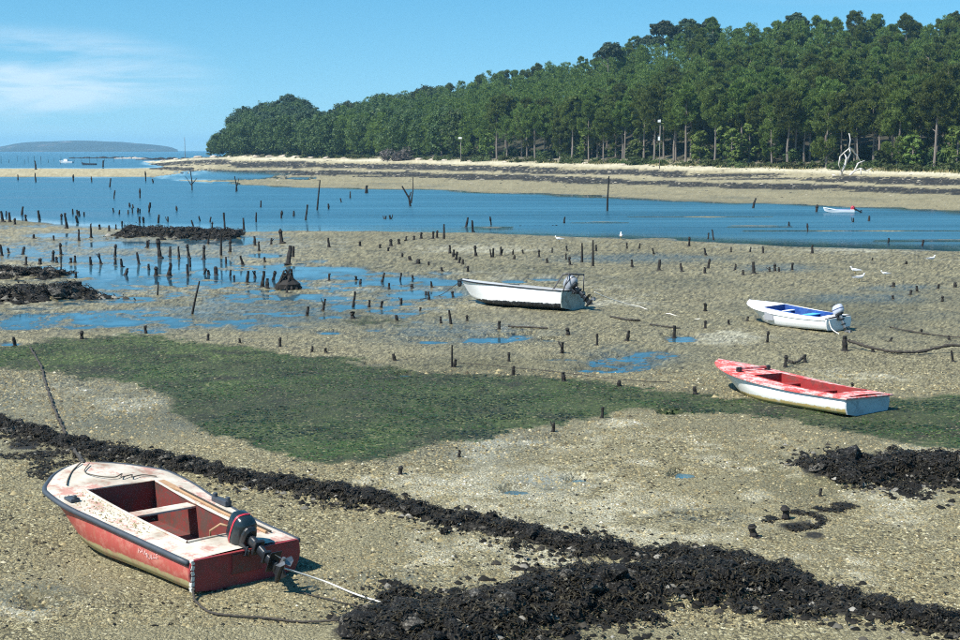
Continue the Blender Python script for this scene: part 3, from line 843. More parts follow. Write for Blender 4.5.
def scatter_shingle(name, n, py0, py1, size, seed, label, dens=None, tint=(0.0, 1.0)):
    rng = np.random.default_rng(seed)
    py = rng.uniform(py0, py1, n); px = rng.uniform(-70, 1030, n)
    Y = 7280.0 / (py - 150); X = (px - 480) / FPX * (Y * CP + CAM_H * SP)
    z, at = terrain(X, Y)
    keep = (at['algae'] < 0.35 + 0.5 * (rng.uniform(0, 1, n) < 0.12)) & (at['weed'] < 0.6) & (z > -0.005)
    keep &= (fbm(X / 1.3, Y / 1.3, seed + 3, 3) + 0.5 * at['shell'] + rng.uniform(-.45, .75, n)) > 0.0
    X, Y, z, sh = X[keep], Y[keep], z[keep], at['shell'][keep]
    n = len(X)
    s = size * rng.lognormal(0, 0.45, n) * np.clip(Y / 18.0, 0.8, 1.6)
    # a squashed five-point pebble: 4 around, 1 on top
    a0 = rng.uniform(0, 6.28, n); asp = rng.uniform(0.5, 1.0, n); ht = rng.uniform(0.3, 0.8, n)
    V = np.zeros((n, 5, 3))
    for k in range(4):
        a = a0 + k * np.pi / 2 + rng.uniform(-.3, .3, n)
        r = s * (1 if k % 2 == 0 else asp)
        V[:, k, 0] = X + np.cos(a) * r; V[:, k, 1] = Y + np.sin(a) * r; V[:, k, 2] = z - 0.1 * s
    V[:, 4, 0] = X + rng.uniform(-.3, .3, n) * s; V[:, 4, 1] = Y + rng.uniform(-.3, .3, n) * s; V[:, 4, 2] = z + ht * s
    b = (np.arange(n) * 5)[:, None]
    F = np.concatenate([b + np.array([[k, (k + 1) % 4, 4]]) for k in range(4)], 0)
    tn = np.clip(rng.beta(1.5, 2.1, n) + 0.22 * sh, 0, 1)
    at_ = dict(tint=np.repeat(tn, 5))
    tag(link(name, mesh_np(name, V.reshape(-1, 3), F, [M['shingle']], False, at_)), label, 'shingle', kind='stuff')
scatter_shingle('shingle', 110000, 375, 650, 0.0135, 5, 'yellowish pebbles and broken shells strewn over the tidal flat')

def weed_scraps():
    rng = np.random.default_rng(313); n = 5200
    py = rng.uniform(345, 650, n); px = rng.uniform(-70, 1030, n); Y = 7280.0 / (py - 150); X = (px - 480) / FPX * (Y * CP + CAM_H * SP)
    z, at = terrain(X, Y); k = (fbm(X / 2.2, Y / 2.2, 19, 3) + rng.uniform(-.5, .3, n) > 0) & (z > 0)
    V, F = fronds(np.stack([X[k], Y[k], z[k] + 0.008], -1), 0.055, 0.012, 21)
    tag(link('weed_scraps', mesh_np('weed_scraps', V, F, [M['weed']], True)), 'dark scraps of weed scattered over the shingle', 'seaweed', kind='stuff')
weed_scraps()

# algae tufts give the green patch its ragged pile
def mat_algae():
    g = NT('algae_tufts'); t = g.attr('tint')
    c = g.ramp(t, [(0.0, (0.007, 0.012, 0.003)), (0.5, (0.022, 0.050, 0.006)), (0.85, (0.044, 0.088, 0.012)), (1.0, (0.10, 0.12, 0.035))])
    return g.set(Base_Color=c, Roughness=0.5)
M['algae'] = mat_algae()
def scatter_algae():
    rng = np.random.default_rng(77); n = 60000
    py = rng.uniform(334, 472, n); px = rng.uniform(-70, 1030, n)
    Y = 7280.0 / (py - 150); X = (px - 480) / FPX * (Y * CP + CAM_H * SP)
    z, at = terrain(X, Y)
    keep = (at['algae'] > 0.55) & (z > 0) & (fbm(X / 1.1, Y / 1.1, 8, 4) + rng.uniform(-.3, .3, n) > -0.02)
    X, Y, z = X[keep], Y[keep], z[keep]
    V, F = fronds(np.stack([X, Y, z + 0.002], -1), 0.075, 0.013, 9, 0.05)
    tn = np.clip(0.42 + 0.9 * fbm(X / 1.6, Y / 0.8, 12, 4) + rng.normal(0, .18, len(X)), 0, 1)
    me = mesh_np('algae', V, F, [M['algae']], True, dict(tint=np.repeat(tn, 6)))
    tag(link('algae', me), 'dark green film of algae covering the middle of the flat', 'algae', kind='stuff')
scatter_algae()

# ------------------------------------------------------------------ boats
def smooth_interp(keys):
    ks = np.array([k for k, _ in keys], float); vs_ = np.array([v for _, v in keys], float)
    m = np.zeros(len(ks)); d = np.diff(vs_) / np.diff(ks)
    m[1:-1] = np.where(d[:-1] * d[1:] > 0, 2 * d[:-1] * d[1:] / np.where(d[:-1] + d[1:] == 0, 1, d[:-1] + d[1:]), 0)
    m[0], m[-1] = d[0], d[-1]
    def f(t):
        i = int(np.clip(np.searchsorted(ks, t) - 1, 0, len(ks) - 2)); h = ks[i + 1] - ks[i]; u = min(max((t - ks[i]) / h, 0), 1)
        return float((2 * u ** 3 - 3 * u ** 2 + 1) * vs_[i] + (u ** 3 - 2 * u ** 2 + u) * h * m[i] + (-2 * u ** 3 + 3 * u ** 2) * vs_[i + 1] + (u ** 3 - u ** 2) * h * m[i + 1])
    return f

class Boat:
    def __init__(s, name, loc, heading, roll, pitch, L, beam, sheer, bt, rake, bow_chine, wells, mats, label, group='boats stranded on the flat', zoff=0.0):
        s.L, s.rake, s.bow_chine = L, rake, bow_chine
        s.b = smooth_interp(beam); s.s = smooth_interp(sheer); s.bt = bt / beam[0][1]
        z0 = ground_z(loc[0], loc[1])
        s.root = empty(name, (loc[0], loc[1], zoff))
        s.root.rotation_euler = (Matrix.Rotation(heading, 3, 'Z') @ Matrix.Rotation(-pitch, 3, 'Y') @ Matrix.Rotation(roll, 3, 'X')).to_euler()
        tag(s.root, label, 'boat', group)
        s.mats = mats
        u = np.linspace(0, 1, 30)
        s.ts = sorted(set(np.round(1 - (1 - u) ** 1.7, 4)) | {0.985, 0.995} | {round(x / L, 4) for w in wells for x in w[:2]})
        s.wells = wells
    def surf(s, t, v):
        """half breadth point: t along, v from keel (0) to sheer (1)"""
        b, sh = s.b(t), s.s(t)
        bowf = max(0.0, (t - 0.45) / 0.55)
        c_r = (s.bt * (1 - bowf ** 1.5) + s.bow_chine * bowf ** 1.5)
        cz = 0.07 + (0.30 * sh) * bowf ** 2
        kz = 0.0 + 0.22 * bowf ** 3.5
        x_full = t * s.L
        x = x_full - s.rake * (1 - v) ** 1.3 * bowf ** 2
        VC = 0.28
        if v <= VC:
            f = v / VC
            return Vector((x, b * c_r * f, kz + (cz - kz) * f ** 1.4))
        f = (v - VC) / (1 - VC)
        bulge = 0.06 * math.sin(math.pi * f) * b * (1 - bowf)
        return Vector((x, b * (c_r + (1 - c_r) * f ** (1.0 + 0.5 * bowf)) + bulge, cz + (sh - cz) * f))
    VS = [0.0, 0.14, 0.28, 0.40, 0.55, 0.70, 0.85, 1.0]
    def hull(s):
        mb = MB(); ts = s.ts; n = len(s.VS)
        for side in (1, -1):
            V = [];
            for t in ts:
                for v in s.VS:
                    p = s.surf(t, v); V.append((p.x, p.y * side, p.z))
            F = []
            for i in range(len(ts) - 1):
                for j in range(n - 1):
                    q = (i * n + j, (i + 1) * n + j, (i + 1) * n + j + 1, i * n + j + 1)
                    F.append(q if side < 0 else q[::-1])
            mb.add(V, F)
        return mb.build('hull', s.mats['hull'], s.root, True)
    def transom(s, thick=0.035, drop=0.0):
        mb = MB()
        pts = [s.surf(0, v) for v in s.VS]
        out = [Vector((0, p.y, p.z)) for p in pts] + [Vector((0, -p.y, p.z)) for p in reversed(pts)]
        out = [p for i, p in enumerate(out) if i == 0 or (p - out[i - 1]).length > 1e-5][:-1]
        n = len(out)
        V = [p + Vector((-thick, 0, 0)) for p in out] + [p + Vector((0.004, 0, 0)) for p in out]
        F = [tuple(range(n)), tuple(range(2 * n - 1, n - 1, -1))] + [(i, n + i, n + (i + 1) % n, (i + 1) % n) for i in range(n)]
        mb.add(V, F)
        o = mb.build('transom', s.mats['transom'], s.root)
        return o
    def deck(s, over=0.0, up=0.012, camber=0.03, name='deck', fs=5):
        mb = MB(); ts = s.ts
        def half_open(x):
            for x0, x1, w0, w1 in s.wells:
                if x0 - 1e-4 <= x <= x1 + 1e-4:
                    f = (x - x0) / (x1 - x0); return w0 + (w1 - w0) * f
            return None
        rows = []
        for t in ts:
            x = t * s.L; b = max(s.b(t) + over * min(1, (1 - t) * 8), 0.004); z = s.s(t) + up
            rows.append((x, b, z))
        def zc(y, b, z): return z + camber * (1 - (y / b) ** 2)
        for i in range(len(ts) - 1):
            x0, b0, z0 = rows[i]; x1, b1, z1 = rows[i + 1]
            xm = (x0 + x1) / 2; op = half_open(xm)
            if op is None: w0 = w1 = 0.0
            else:
                w0, w1 = half_open(x0) or op, half_open(x1) or op
                w0, w1 = min(w0, b0 - 0.02), min(w1, b1 - 0.02)
            for side in (1, -1):
                V = []
                for k in range(fs + 1):
                    f = k / fs
                    for x, b, z, w in ((x0, b0, z0, w0), (x1, b1, z1, w1)):
                        y = b + (w - b) * f; V.append((x, y * side, zc(y, b, z)))
                F = []
                for k in range(fs):
                    q = (2 * k, 2 * k + 1, 2 * k + 3, 2 * k + 2); F.append(q[::-1] if side > 0 else q)
                # lip at the outer edge, hanging over the hull side
                if over > 0:
                    o = len(V)
                    V += [(x0, b0 * side, z0 - 0.03), (x1, b1 * side, z1 - 0.03), (x0, (b0 - over) * side, z0 - 0.03), (x1, (b1 - over) * side, z1 - 0.03)]
                    F += [(0, 1, o + 1, o), (o, o + 1, o + 3, o + 2)]
                mb.add(V, F)
        o = mb.build(name, s.mats['deck'], s.root, False)
        bm = bmesh.new(); bm.from_mesh(o.data); bmesh.ops.remove_doubles(bm, verts=bm.verts, dist=0.0005); bmesh.ops.recalc_face_normals(bm, faces=bm.faces); bm.to_mesh(o.data); bm.free()
        return o
    def well(s, idx, floor_z, up=0.012, camber=0.03, lip=0.02):
        x0, x1, w0, w1 = s.wells[idx]
        mb = MB()
        xs = [t * s.L for t in s.ts if x0 - 1e-3 <= t * s.L <= x1 + 1e-3]
        V, F = [], []
        for x in xs:
            t = x / s.L; f = (x - x0) / (x1 - x0); b = s.b(t)
            w = min(w0 + (w1 - w0) * f, b - 0.02)
            z = s.s(t) + up + camber * (1 - (w / b) ** 2) + lip
            fz = max(floor_z, s.surf(t, 0).z + 0.03)
            fw = min(w, abs(s.surf(t, 0.28).y) - 0.02)
            V += [(x, w, z), (x, fw, fz), (x, -fw, fz), (x, -w, z)]
        for i in range(len(xs) - 1):
            for j in range(3):
                F.append((i * 4 + j, i * 4 + j + 1, (i + 1) * 4 + j + 1, (i + 1) * 4 + j))
        F.append((0, 3, 2, 1)); e = (len(xs) - 1) * 4; F.append((e, e + 1, e + 2, e + 3))
        mb.add(V, F)
        return mb.build('cockpit', s.mats['inside'], s.root)
    def coaming(s, idx, h=0.03, r=0.014, up=0.012, camber=0.03, mat=None):
        x0, x1, w0, w1 = s.wells[idx]; pts = []
        xs = [t * s.L for t in s.ts if x0 - 1e-3 <= t * s.L <= x1 + 1e-3]
        def P_(x, sd):
            t = x / s.L; f = (x - x0) / (x1 - x0); b = s.b(t); w = min(w0 + (w1 - w0) * f, b - 0.02)
            return Vector((x, w * sd, s.s(t) + up + camber * (1 - (w / b) ** 2) + 0.012))
        pts = [P_(x, 1) for x in xs] + [P_(x, -1) for x in reversed(xs)]
        mb = MB(); mb.tube(pts + [pts[0]], r, 6, False)
        return mb.build('coaming', mat or s.mats['deck'], s.root, True)
    def thwart(s, x, w=0.22, z=None, th=0.03, mat=None, half=None):
        t = x / s.L; b = half or min(s.b(t) - 0.05, 9)
        z = z if z is not None else s.s(t) - 0.1
        mb = MB(); mb.box((x, 0, z), (w, 2 * b, th))
        return mb.build('thwart', mat or s.mats['deck'], s.root, bevel=0.006)
    def rub_rail(s, r=0.03, mat=None, t0=0.0, z=0.0, name='rub_rail', out=0.012):
        ts = [t for t in s.ts if t >= t0]
        pts = []
        for sd in (1, -1):
            seq = [Vector((t * s.L, sd * (max(s.b(t), 0) + out * min(1, (1 - t) * 20)), s.s(t) + z)) for t in ts]
            pts += seq if sd > 0 else seq[::-1][1:]
        mb = MB(); mb.tube(pts, r, 7)
        return mb.build(name, mat or s.mats['rail'], s.root, True)

def outboard(boat, x, y, z, tilt, sc, mats, name='outboard_motor'):
    """clamped outboard: swung up by tilt about its clamp"""
    piv = empty(name); piv.parent = boat.root
    # the motor's own body is the mid section mesh; other pieces hang below it
    bpy.data.objects.remove(piv)
    mb = MB()
    def ring(c, rx, ry, n=14, e=2.6):
        out = []
        for k in range(n):
            a = 2 * math.pi * k / n; ca, sa = math.cos(a), math.sin(a)
            out.append((c[0] + rx * math.copysign(abs(ca) ** (2 / e), ca), c[1] + ry * math.copysign(abs(sa) ** (2 / e), sa), c[2]))
        return out
    mb.loft([ring((-0.10, 0, 0.10), 0.07, 0.05), ring((-0.11, 0, -0.05), 0.075, 0.05), ring((-0.11, 0, -0.38), 0.065, 0.035), ring((-0.115, 0, -0.56), 0.075, 0.026), ring((-0.12, 0, -0.60), 0.08, 0.022)])
    rot = Matrix.Rotation(tilt, 4, 'Y')
    mtx = Matrix.Translation((x, y, z)) @ rot @ Matrix.Scale(sc, 4)
    mid = mb.build(name, mats['leg'], boat.root, True, matrix=mtx)
    mb = MB()
    prof = [(-0.02, 0.6), (0.02, 0.92), (0.10, 1.0), (0.20, 0.98), (0.28, 0.86), (0.325, 0.62), (0.34, 0.3)]
    mb.loft([ring((-0.09 - 0.06 * (h > 0.25) * (h - 0.25) * 6, 0, 0.10 + h), 0.235 * r, 0.15 * r, 16, 3.2) for h, r in prof])
    mb.build('cowl', mats['cowl'], mid, True)
    mb = MB()
    mb.loft([ring((-0.09, 0, 0.10 + h), 0.237 * r + .003, 0.151 * r + .003, 16, 3.2) for h, r in ((0.145, 1.0), (0.175, 0.995))], False)
    mb.build('stripe', mats['stripe'], mid, True)
    mb = MB()                                                     # engine block and pipes under the cowl
    mb.loft([ring((-0.10, 0, 0.02), 0.13, 0.085), ring((-0.10, 0, 0.06), 0.17, 0.11), ring((-0.09, 0, 0.10), 0.17, 0.11)])
    mb.tube([(0.05, 0.10, 0.07), (0.10, 0.12, -0.04), (0.02, 0.13, -0.12), (-0.08, 0.09, -0.08)], 0.014, 6)
    mb.tube([(0.06, -0.09, 0.07), (0.12, -0.10, -0.02), (0.16, -0.06, -0.10)], 0.012, 6)
    mb.box((-0.11, 0, -0.16), (0.20, 0.14, 0.05)); mb.box((-0.11, 0, -0.36), (0.17, 0.10, 0.04))
    mb.build('engine_block', mats['clamp'], mid, bevel=0.006)
    mb = MB()                                                     # clamp bracket
    for yy in (-0.09, 0.09):
        mb.box((-0.005, yy, -0.02), (0.09, 0.025, 0.24))
        mb.tube([(0.05, yy, -0.05), (0.11, yy, -0.05)], 0.012, 6); mb.box((0.115, yy, -0.05), (0.012, 0.07, 0.014))
    mb.box((-0.02, 0, 0.05), (0.06, 0.2, 0.03))
    mb.build('clamp', mats['clamp'], mid, bevel=0.004)
    mb = MB()                                                     # gearcase with plate and skeg
    mb.box((-0.16, 0, -0.52), (0.30, 0.17, 0.012))
    gc = []
    for xx, r in ((0.06, 0.006), (0.03, 0.03), (-0.04, 0.045), (-0.16, 0.047), (-0.24, 0.038)):
        gc.append([(xx, r * math.cos(2 * math.pi * k / 10), -0.68 + r * math.sin(2 * math.pi * k / 10)) for k in range(10)])
    mb.loft(gc)
    mb.box((-0.11, 0, -0.62), (0.15, 0.028, 0.14)); mb.add([(-0.03, 0.006, -0.72), (-0.2, 0.006, -0.72), (-0.17, 0.003, -0.83), (-0.03, -0.006, -0.72), (-0.2, -0.006, -0.72), (-0.17, -0.003, -0.83)], [(0, 1, 2), (5, 4, 3), (0, 2, 5, 3), (1, 4, 5, 2), (0, 3, 4, 1)])
    mb.build('gearcase', mats['leg'], mid, False, bevel=0.003)
    mb = MB()
    mb.tube([(-0.24, 0, -0.68), (-0.34, 0, -0.68)], [0.035, 0.022], 8)
    for k in range(3):
        a = 2 * math.pi * k / 3
        rr = Matrix.Rotation(a, 3, 'X')
        pts = [Vector((-0.26, -0.02, 0.03)), Vector((-0.31, 0.025, 0.03)), Vector((-0.325, 0.07, 0.10)), Vector((-0.29, 0.035, 0.135)), Vector((-0.25, -0.045, 0.10))]
        V = [rr @ p for p in pts]; V = [(p.x, p.y, p.z - 0.68) for p in V]
        W = [(p[0] - 0.008, p[1], p[2]) for p in V]
        mb.add(V + W, [(0, 1, 2, 3, 4), (9, 8, 7, 6, 5)] + [(i, i + 5, (i + 1) % 5 + 5, (i + 1) % 5) for i in range(5)])
    mb.build('propeller', mats['prop'], mid)
    mb = MB()
    mb.tube([(0.05, 0.02, 0.13), (0.22, 0.03, 0.16), (0.34, 0.03, 0.17)], [0.016, 0.014, 0.019], 7)
    mb.build('tiller', mats['clamp'], mid, True)
    return mid

M['rubber'] = plain('rub_rail_rubber', (0.045, 0.055, 0.068), 0.55, var=0.5, scale=9)
M['black_metal'] = plain('black_metal', (0.016, 0.018, 0.021), 0.35, var=0.4, scale=12)
M['cowl'] = plain('dark_cowl', (0.012, 0.022, 0.028), 0.22, var=0.3, scale=6)
M['grey_metal'] = plain('grey_metal', (0.20, 0.21, 0.22), 0.4, 0.6, var=0.4, scale=14)
M['stripe_red'] = plain('red_stripe', (0.42, 0.03, 0.05), 0.35, var=0.15)
M['rope'] = plain('rope_pale', (0.62, 0.60, 0.54), 0.9, var=0.2, scale=30)
M['rope_dark'] = plain('rope_dark', (0.045, 0.038, 0.03), 0.9, var=0.5, scale=20)
M['rope_worn'] = plain('rope_worn', (0.10, 0.085, 0.065), 0.9, var=0.5, scale=25)
M['wood'] = plain('bare_wood', (0.36, 0.22, 0.12), 0.8, var=0.4, scale=9)
M['deck1'] = worn_paint('peeling_white_deck', (0.58, 0.52, 0.43), (0.46, 0.24, 0.19), 0.46, 3.5, 0.75, (0.20, 0.15, 0.09), 0.9)
M['inside1'] = worn_paint('oxblood_inside', (0.18, 0.035, 0.03), (0.10, 0.055, 0.045), 0.6, 4.0, 0.6, (0.05, 0.03, 0.02), 0.6)
M['transom1'] = worn_paint('oxblood_transom', (0.30, 0.035, 0.04), (0.20, 0.04, 0.04), 0.5, 5.0, 0.55, (0.10, 0.05, 0.04), 0.4)

def hull_paint(name, bands, worn, worn_amt, streak=(0.25, 0.2, 0.12), streak_amt=0.4, rough=0.5):
    """painted in strakes: bands = [(height m, colour)] from the keel up, edges ragged"""
    g = NT(name); c = g.coord()
    sp = g.n('ShaderNodeSeparateXYZ'); g.l(c, sp.inputs[0])
    n1 = g.noise(c, 5.0, 7, 0.7); n2 = g.noise(g.scale(c, (3, 3, 0.6)), 7.0, 6, 0.65)
    col = bands[0][1]
    for (h, ccol), amp in zip(bands[1:], [0.10] + [0.02] * 9):
        z = g.math('ADD', sp.outputs['Z'], g.math('MULTIPLY', g.math('SUBTRACT', n1, 0.5), amp * 1.6))
        nd = g.n('ShaderNodeMapRange'); g.l(z, nd.inputs['Value']); nd.inputs['From Min'].default_value = h - 0.008; nd.inputs['From Max'].default_value = h + 0.008
        col = g.mix(nd.outputs[0], col, ccol)
    w = g.ramp(n1, [(0.60 - 0.15 * worn_amt, 0.0), (0.72 - 0.1 * worn_amt, worn_amt)])
    col = g.mix(w, col, worn)
    col = g.mix(g.ramp(n2, [(0.50, 0.0), (0.75, streak_amt)]), col, streak)
    g.bump(n1, 0.2, 0.004)
    return g.set(Base_Color=col, Roughness=rough)

# --- the red boat in front
M['hull1'] = hull_paint('faded_red_hull', [(0, (0.44, 0.38, 0.19)), (0.185, (0.40, 0.075, 0.06))], (0.52, 0.22, 0.17), 0.75, (0.34, 0.16, 0.09), 0.5)
b1 = Boat('red_motorboat', (-2.791, 16.112), 2.324, 0.02, 0.017, 4.055,
          [(0, .752), (.25, .785), (.5, .86), (.68, .93), (.80, .90), (.90, .64), (.96, .40), (.99, .19), (1, .0)],
          [(0, .423), (.25, .455), (.5, .515), (.75, .61), (1, .723)], 0.70, 0.62, 0.34,
          [(0.55, 2.95, .45, .50)], dict(hull=M['hull1'], transom=M['transom1'], deck=M['deck1'], inside=M['inside1'], rail=M['rubber']),
          'faded red motorboat with white deck and black tilted outboard in the left foreground', zoff=0.07)
b1.hull(); tr1 = b1.transom(); b1.deck(); b1.well(0, 0.10)
b1.coaming(0, r=0.018)
b1.rub_rail(0.036, out=0.02, z=-0.012)
b1.thwart(1.96, 0.22, 0.50, half=0.48)
# stern knees, corner tape and cleat blocks
mb = MB(); mb.box((1.75, -0.80, 0.545), (0.34, 0.10, 0.07)); mb.tube([(1.60, -0.80, 0.56), (1.60, -0.80, 0.63)], 0.035, 8); mb.tube([(1.90, -0.80, 0.56), (1.90, -0.80, 0.63)], 0.035, 8)
mb.build('cleat_block', M['rubber'], b1.root, bevel=0.01)
mb = MB(); mb.box((2.75, 0.80, 0.615), (0.20, 0.13, 0.05)); mb.tube([(2.68, 0.8, 0.62), (2.68, 0.8, 0.68)], 0.03, 8)
mb.build('cleat_block', M['rubber'], b1.root, bevel=0.01)
mb = MB()
for zz in np.linspace(0.1, 0.42, 6):
    mb.box((-0.02, 0.735, float(zz)), (0.05, 0.04, 0.05), Matrix.Rotation(0.3 * math.sin(zz * 40), 3, 'X'))
mb.build('corner_strip', M['rope'], b1.root)
mb = MB(); mb.box((-0.02, 0, 0.435), (0.055, 1.46, 0.022)); mb.build('transom_cap', M['transom1'], b1.root, bevel=0.004)
mb = MB(); mb.box((-0.042, 0.0, 0.30), (0.02, 0.42, 0.24)); mb.build('motor_pad', M['inside1'], b1.root, bevel=0.004)
MOT1 = dict(leg=M['black_metal'], cowl=M['cowl'], clamp=M['black_metal'], prop=M['grey_metal'], stripe=M['stripe_red'])
m1 = outboard(b1, 0.0, -0.06, 0.46, R(66), 0.93, MOT1)
mb = MB(); hose = [(0.32, -0.05, 0.62), (0.45, 0.05, 0.66), (0.60, 0.10, 0.55), (0.72, 0.02, 0.35), (0.85, 0.1, 0.2)]
mb.tube(hose, 0.014, 6); mb.build('fuel_hose', M['wood'], b1.root, True)
mb = MB(); mb.box((0.72, 0.12, 0.33), (0.55, 0.11, 0.04), Matrix.Rotation(0.5, 3, 'Z')); mb.box((0.70, -0.12, 0.28), (0.40, 0.16, 0.05), Matrix.Rotation(-0.4, 3, 'Z'))
mb.build('loose_board', M['wood'], b1.root, bevel=0.006)
# faded name on the side
def hull_text(boat, txt, x_start, height, z_mid, mat, side=1):
    cu = bpy.data.curves.new('name_curve', 'FONT'); cu.body = txt; cu.size = 1.0
    ob = bpy.data.objects.new('name_curve', cu); COL.objects.link(ob)
    bpy.context.view_layer.update()
    me = bpy.data.meshes.new_from_object(ob.evaluated_get(bpy.context.evaluated_depsgraph_get()))
    bpy.data.objects.remove(ob)
    bm = bmesh.new(); bm.from_mesh(me); bmesh.ops.subdivide_edges(bm, edges=[e for e in bm.edges if e.calc_length() > 0.25], cuts=1)
    rr = random.Random(3)
    for v in bm.verts:
        x = x_start - v.co.x * height * 1.25; t = x / boat.L
        zt = z_mid + v.co.y * height + 0.02 * math.sin(v.co.x * 2)
        lo, hi = 0.28, 1.0
        for _ in range(22):
            m_ = (lo + hi) / 2
            if boat.surf(t, m_).z < zt: lo = m_
            else: hi = m_
        p = boat.surf(t, lo)
        v.co = Vector((x, (p.y + 0.006) * side, p.z))
    bm.to_mesh(me); bm.free(); me.materials.append(mat)
    return link('name_lettering', me, boat.root)
M['lettering'] = worn_paint('faded_lettering', (0.72, 0.48, 0.45), (0.50, 0.13, 0.11), 0.55, 14, 0.7)
hull_text(b1, 'RAMULLS', 1.06, 0.082, 0.30, M['lettering'])
# grit and shells dried on the near side deck
def deck_grit(boat, x0, x1, y0, y1, n, size):
    rng = np.random.default_rng(4)
    mb_v, mb_f, tn = [], [], []
    for k in range(n):
        x = rng.uniform(x0, x1); t = x / boat.L; b = boat.b(t)
        f = rng.uniform(0, 1); y = b - 0.05 - f * (b - 0.05 - y0)
        if rng.uniform() > 0.35 + 0.65 * math.sin(math.pi * (x - x0) / (x1 - x0)): continue
        z = boat.s(t) + 0.012 + 0.03 * (1 - (y / b) ** 2); s_ = size * rng.lognormal(0, .4)
        o = len(mb_v); a = rng.uniform(0, 6.28)
        for q in range(4): mb_v.append((x + s_ * math.cos(a + q * 1.57), y + s_ * .8 * math.sin(a + q * 1.57), z - .002))
        mb_v.append((x, y, z + s_ * .7)); mb_f += [(o, o + 1, o + 4), (o + 1, o + 2, o + 4), (o + 2, o + 3, o + 4), (o + 3, o, o + 4)]
        tn += [float(rng.beta(2, 1.5))] * 5
    tag(link('shell_grit', mesh_np('shell_grit', np.array(mb_v), np.array(mb_f), [M['shingle']], False, dict(tint=np.array(tn))), boat.root), kind='stuff')
deck_grit(b1, 1.15, 2.95, 0.46, 0.9, 520, 0.011)

def world_pt(boat, p):
    loc, e = boat.root.location, boat.root.rotation_euler
    return loc + e.to_matrix() @ Vector(p)
def rope(name, pts, r, mat, label, sag=0.0, cat='rope', n=24, wob=0.0, seed=1, knots=0):
    """rope through control points, smoothed"""
    rr = random.Random(seed)
    P_ = [Vector(p) for p in pts]; out = []
    for i in range(len(P_) - 1):
        p0 = P_[max(i - 1, 0)]; p1, p2 = P_[i], P_[i + 1]; p3 = P_[min(i + 2, len(P_) - 1)]
        for k in range(n):
            t = k / n
            q = 0.5 * ((2 * p1) + (p2 - p0) * t + (2 * p0 - 5 * p1 + 4 * p2 - p3) * t * t + (3 * p1 - p0 - 3 * p2 + p3) * t ** 3)
            q.z -= sag * 4 * t * (1 - t)
            if wob: q += Vector((rr.uniform(-wob, wob), rr.uniform(-wob, wob), rr.uniform(0, wob)))
            out.append(q)
    out.append(P_[-1])
    o0 = out[0].copy()
    mb_ = MB(); rad = [r * (1 + (rr.uniform(0, knots) if knots else 0)) for _ in out]
    mb_.tube([q - o0 for q in out], rad, 6)
    ob = mb_.build(name, mat, None, True); ob.location = o0
    return tag(ob, label, cat)
def gp(px, py, dz=0.02):
    p = px_to_ground(px, py); p.z = ground_z(p.x, p.y) + dz; return p

# oar and boathook lying along the far side deck
for nm, y0, y1, zz, mt, lab, rr_ in (('oar', -0.545, -0.575, 0.045, M['wood'], 'weathered wooden oar lying along the far side deck of the red boat', 0.02), ('boathook', -0.61, -0.63, 0.045, M['rope_dark'], 'thin dark boathook beside the oar on the red boat', 0.013)):
    pts = [world_pt(b1, (x_, y0 + (y1 - y0) * f_, b1.s(x_ / b1.L) + zz)) for f_, x_ in ((0, 0.35), (0.5, 1.4), (1, 2.5))]
    mb = MB(); mb.tube([p - pts[0] for p in pts], rr_, 7)
    if nm == 'oar':
        d_ = (pts[-1] - pts[0]).normalized(); e_ = pts[-1] - pts[0]
        mb.loft([[e_ + d_ * a_ + Vector((0, 0, zq)) + d_.cross(Vector((0, 0, 1))) * wq for zq, wq in ((0.008, w_), (0.008, -w_), (-0.008, -w_), (-0.008, w_))] for a_, w_ in ((-0.1, 0.02), (0.1, 0.055), (0.42, 0.06))])
    o = mb.build(nm, mt, None, False); o.location = pts[0]; tag(o, lab, nm)
bow = world_pt(b1, (3.96, 0, 0.75))
rope('mooring_chain', [bow, gp(76, 463, 0.1), gp(65, 440), gp(56, 420), gp(48, 395), gp(40, 368), gp(30, 352)], 0.015, M['rope_dark'], 'weed-grown mooring rope running up the flat from the red boat bow', wob=0.02, knots=1.2)
rope('deck_rope', [world_pt(b1, p) for p in ((3.95, 0.05, 0.78), (3.75, 0.28, 0.73), (3.45, 0.50, 0.70), (3.25, 0.62, 0.68))], 0.010, M['rope_worn'], 'dark rope lying across the foredeck of the red boat')
rope('coiled_rope', [world_pt(b1, p) for p in ((3.85, -0.02, 0.77), (3.6, 0.18, 0.73), (3.35, 0.12, 0.71), (3.2, -0.05, 0.70), (3.28, -0.2, 0.71), (3.15, -0.12, 0.70), (3.22, -0.32, 0.69), (3.1, -0.25, 0.69), (3.16, -0.45, 0.68), (3.05, -0.6, 0.66))], 0.008, M['rope_worn'], 'loose tangle of rope ahead of the red boat cockpit')
stern_tip = world_pt(b1, (-0.50, -0.12, 0.33))
rope('stern_line', [stern_tip, gp(325, 594, 0.12), gp(360, 606, 0.03), gp(410, 618), gp(450, 632)], 0.011, M['rope'], 'thin pale line stretched from the red boat outboard across the shingle')
rope('ground_line', [world_pt(b1, (-0.04, 0.72, 0.12)), gp(196, 612), gp(215, 624), gp(262, 629), gp(310, 633), gp(380, 637), gp(440, 636)], 0.014, M['rope_dark'], 'dark slack rope on the shingle below the red boat transom', wob=0.006)
rope('ground_line', [gp(300, 602), gp(340, 612), gp(380, 620), gp(420, 634)], 0.008, M['rope_dark'], 'thin brown cord on the shingle right of the red boat', wob=0.004)

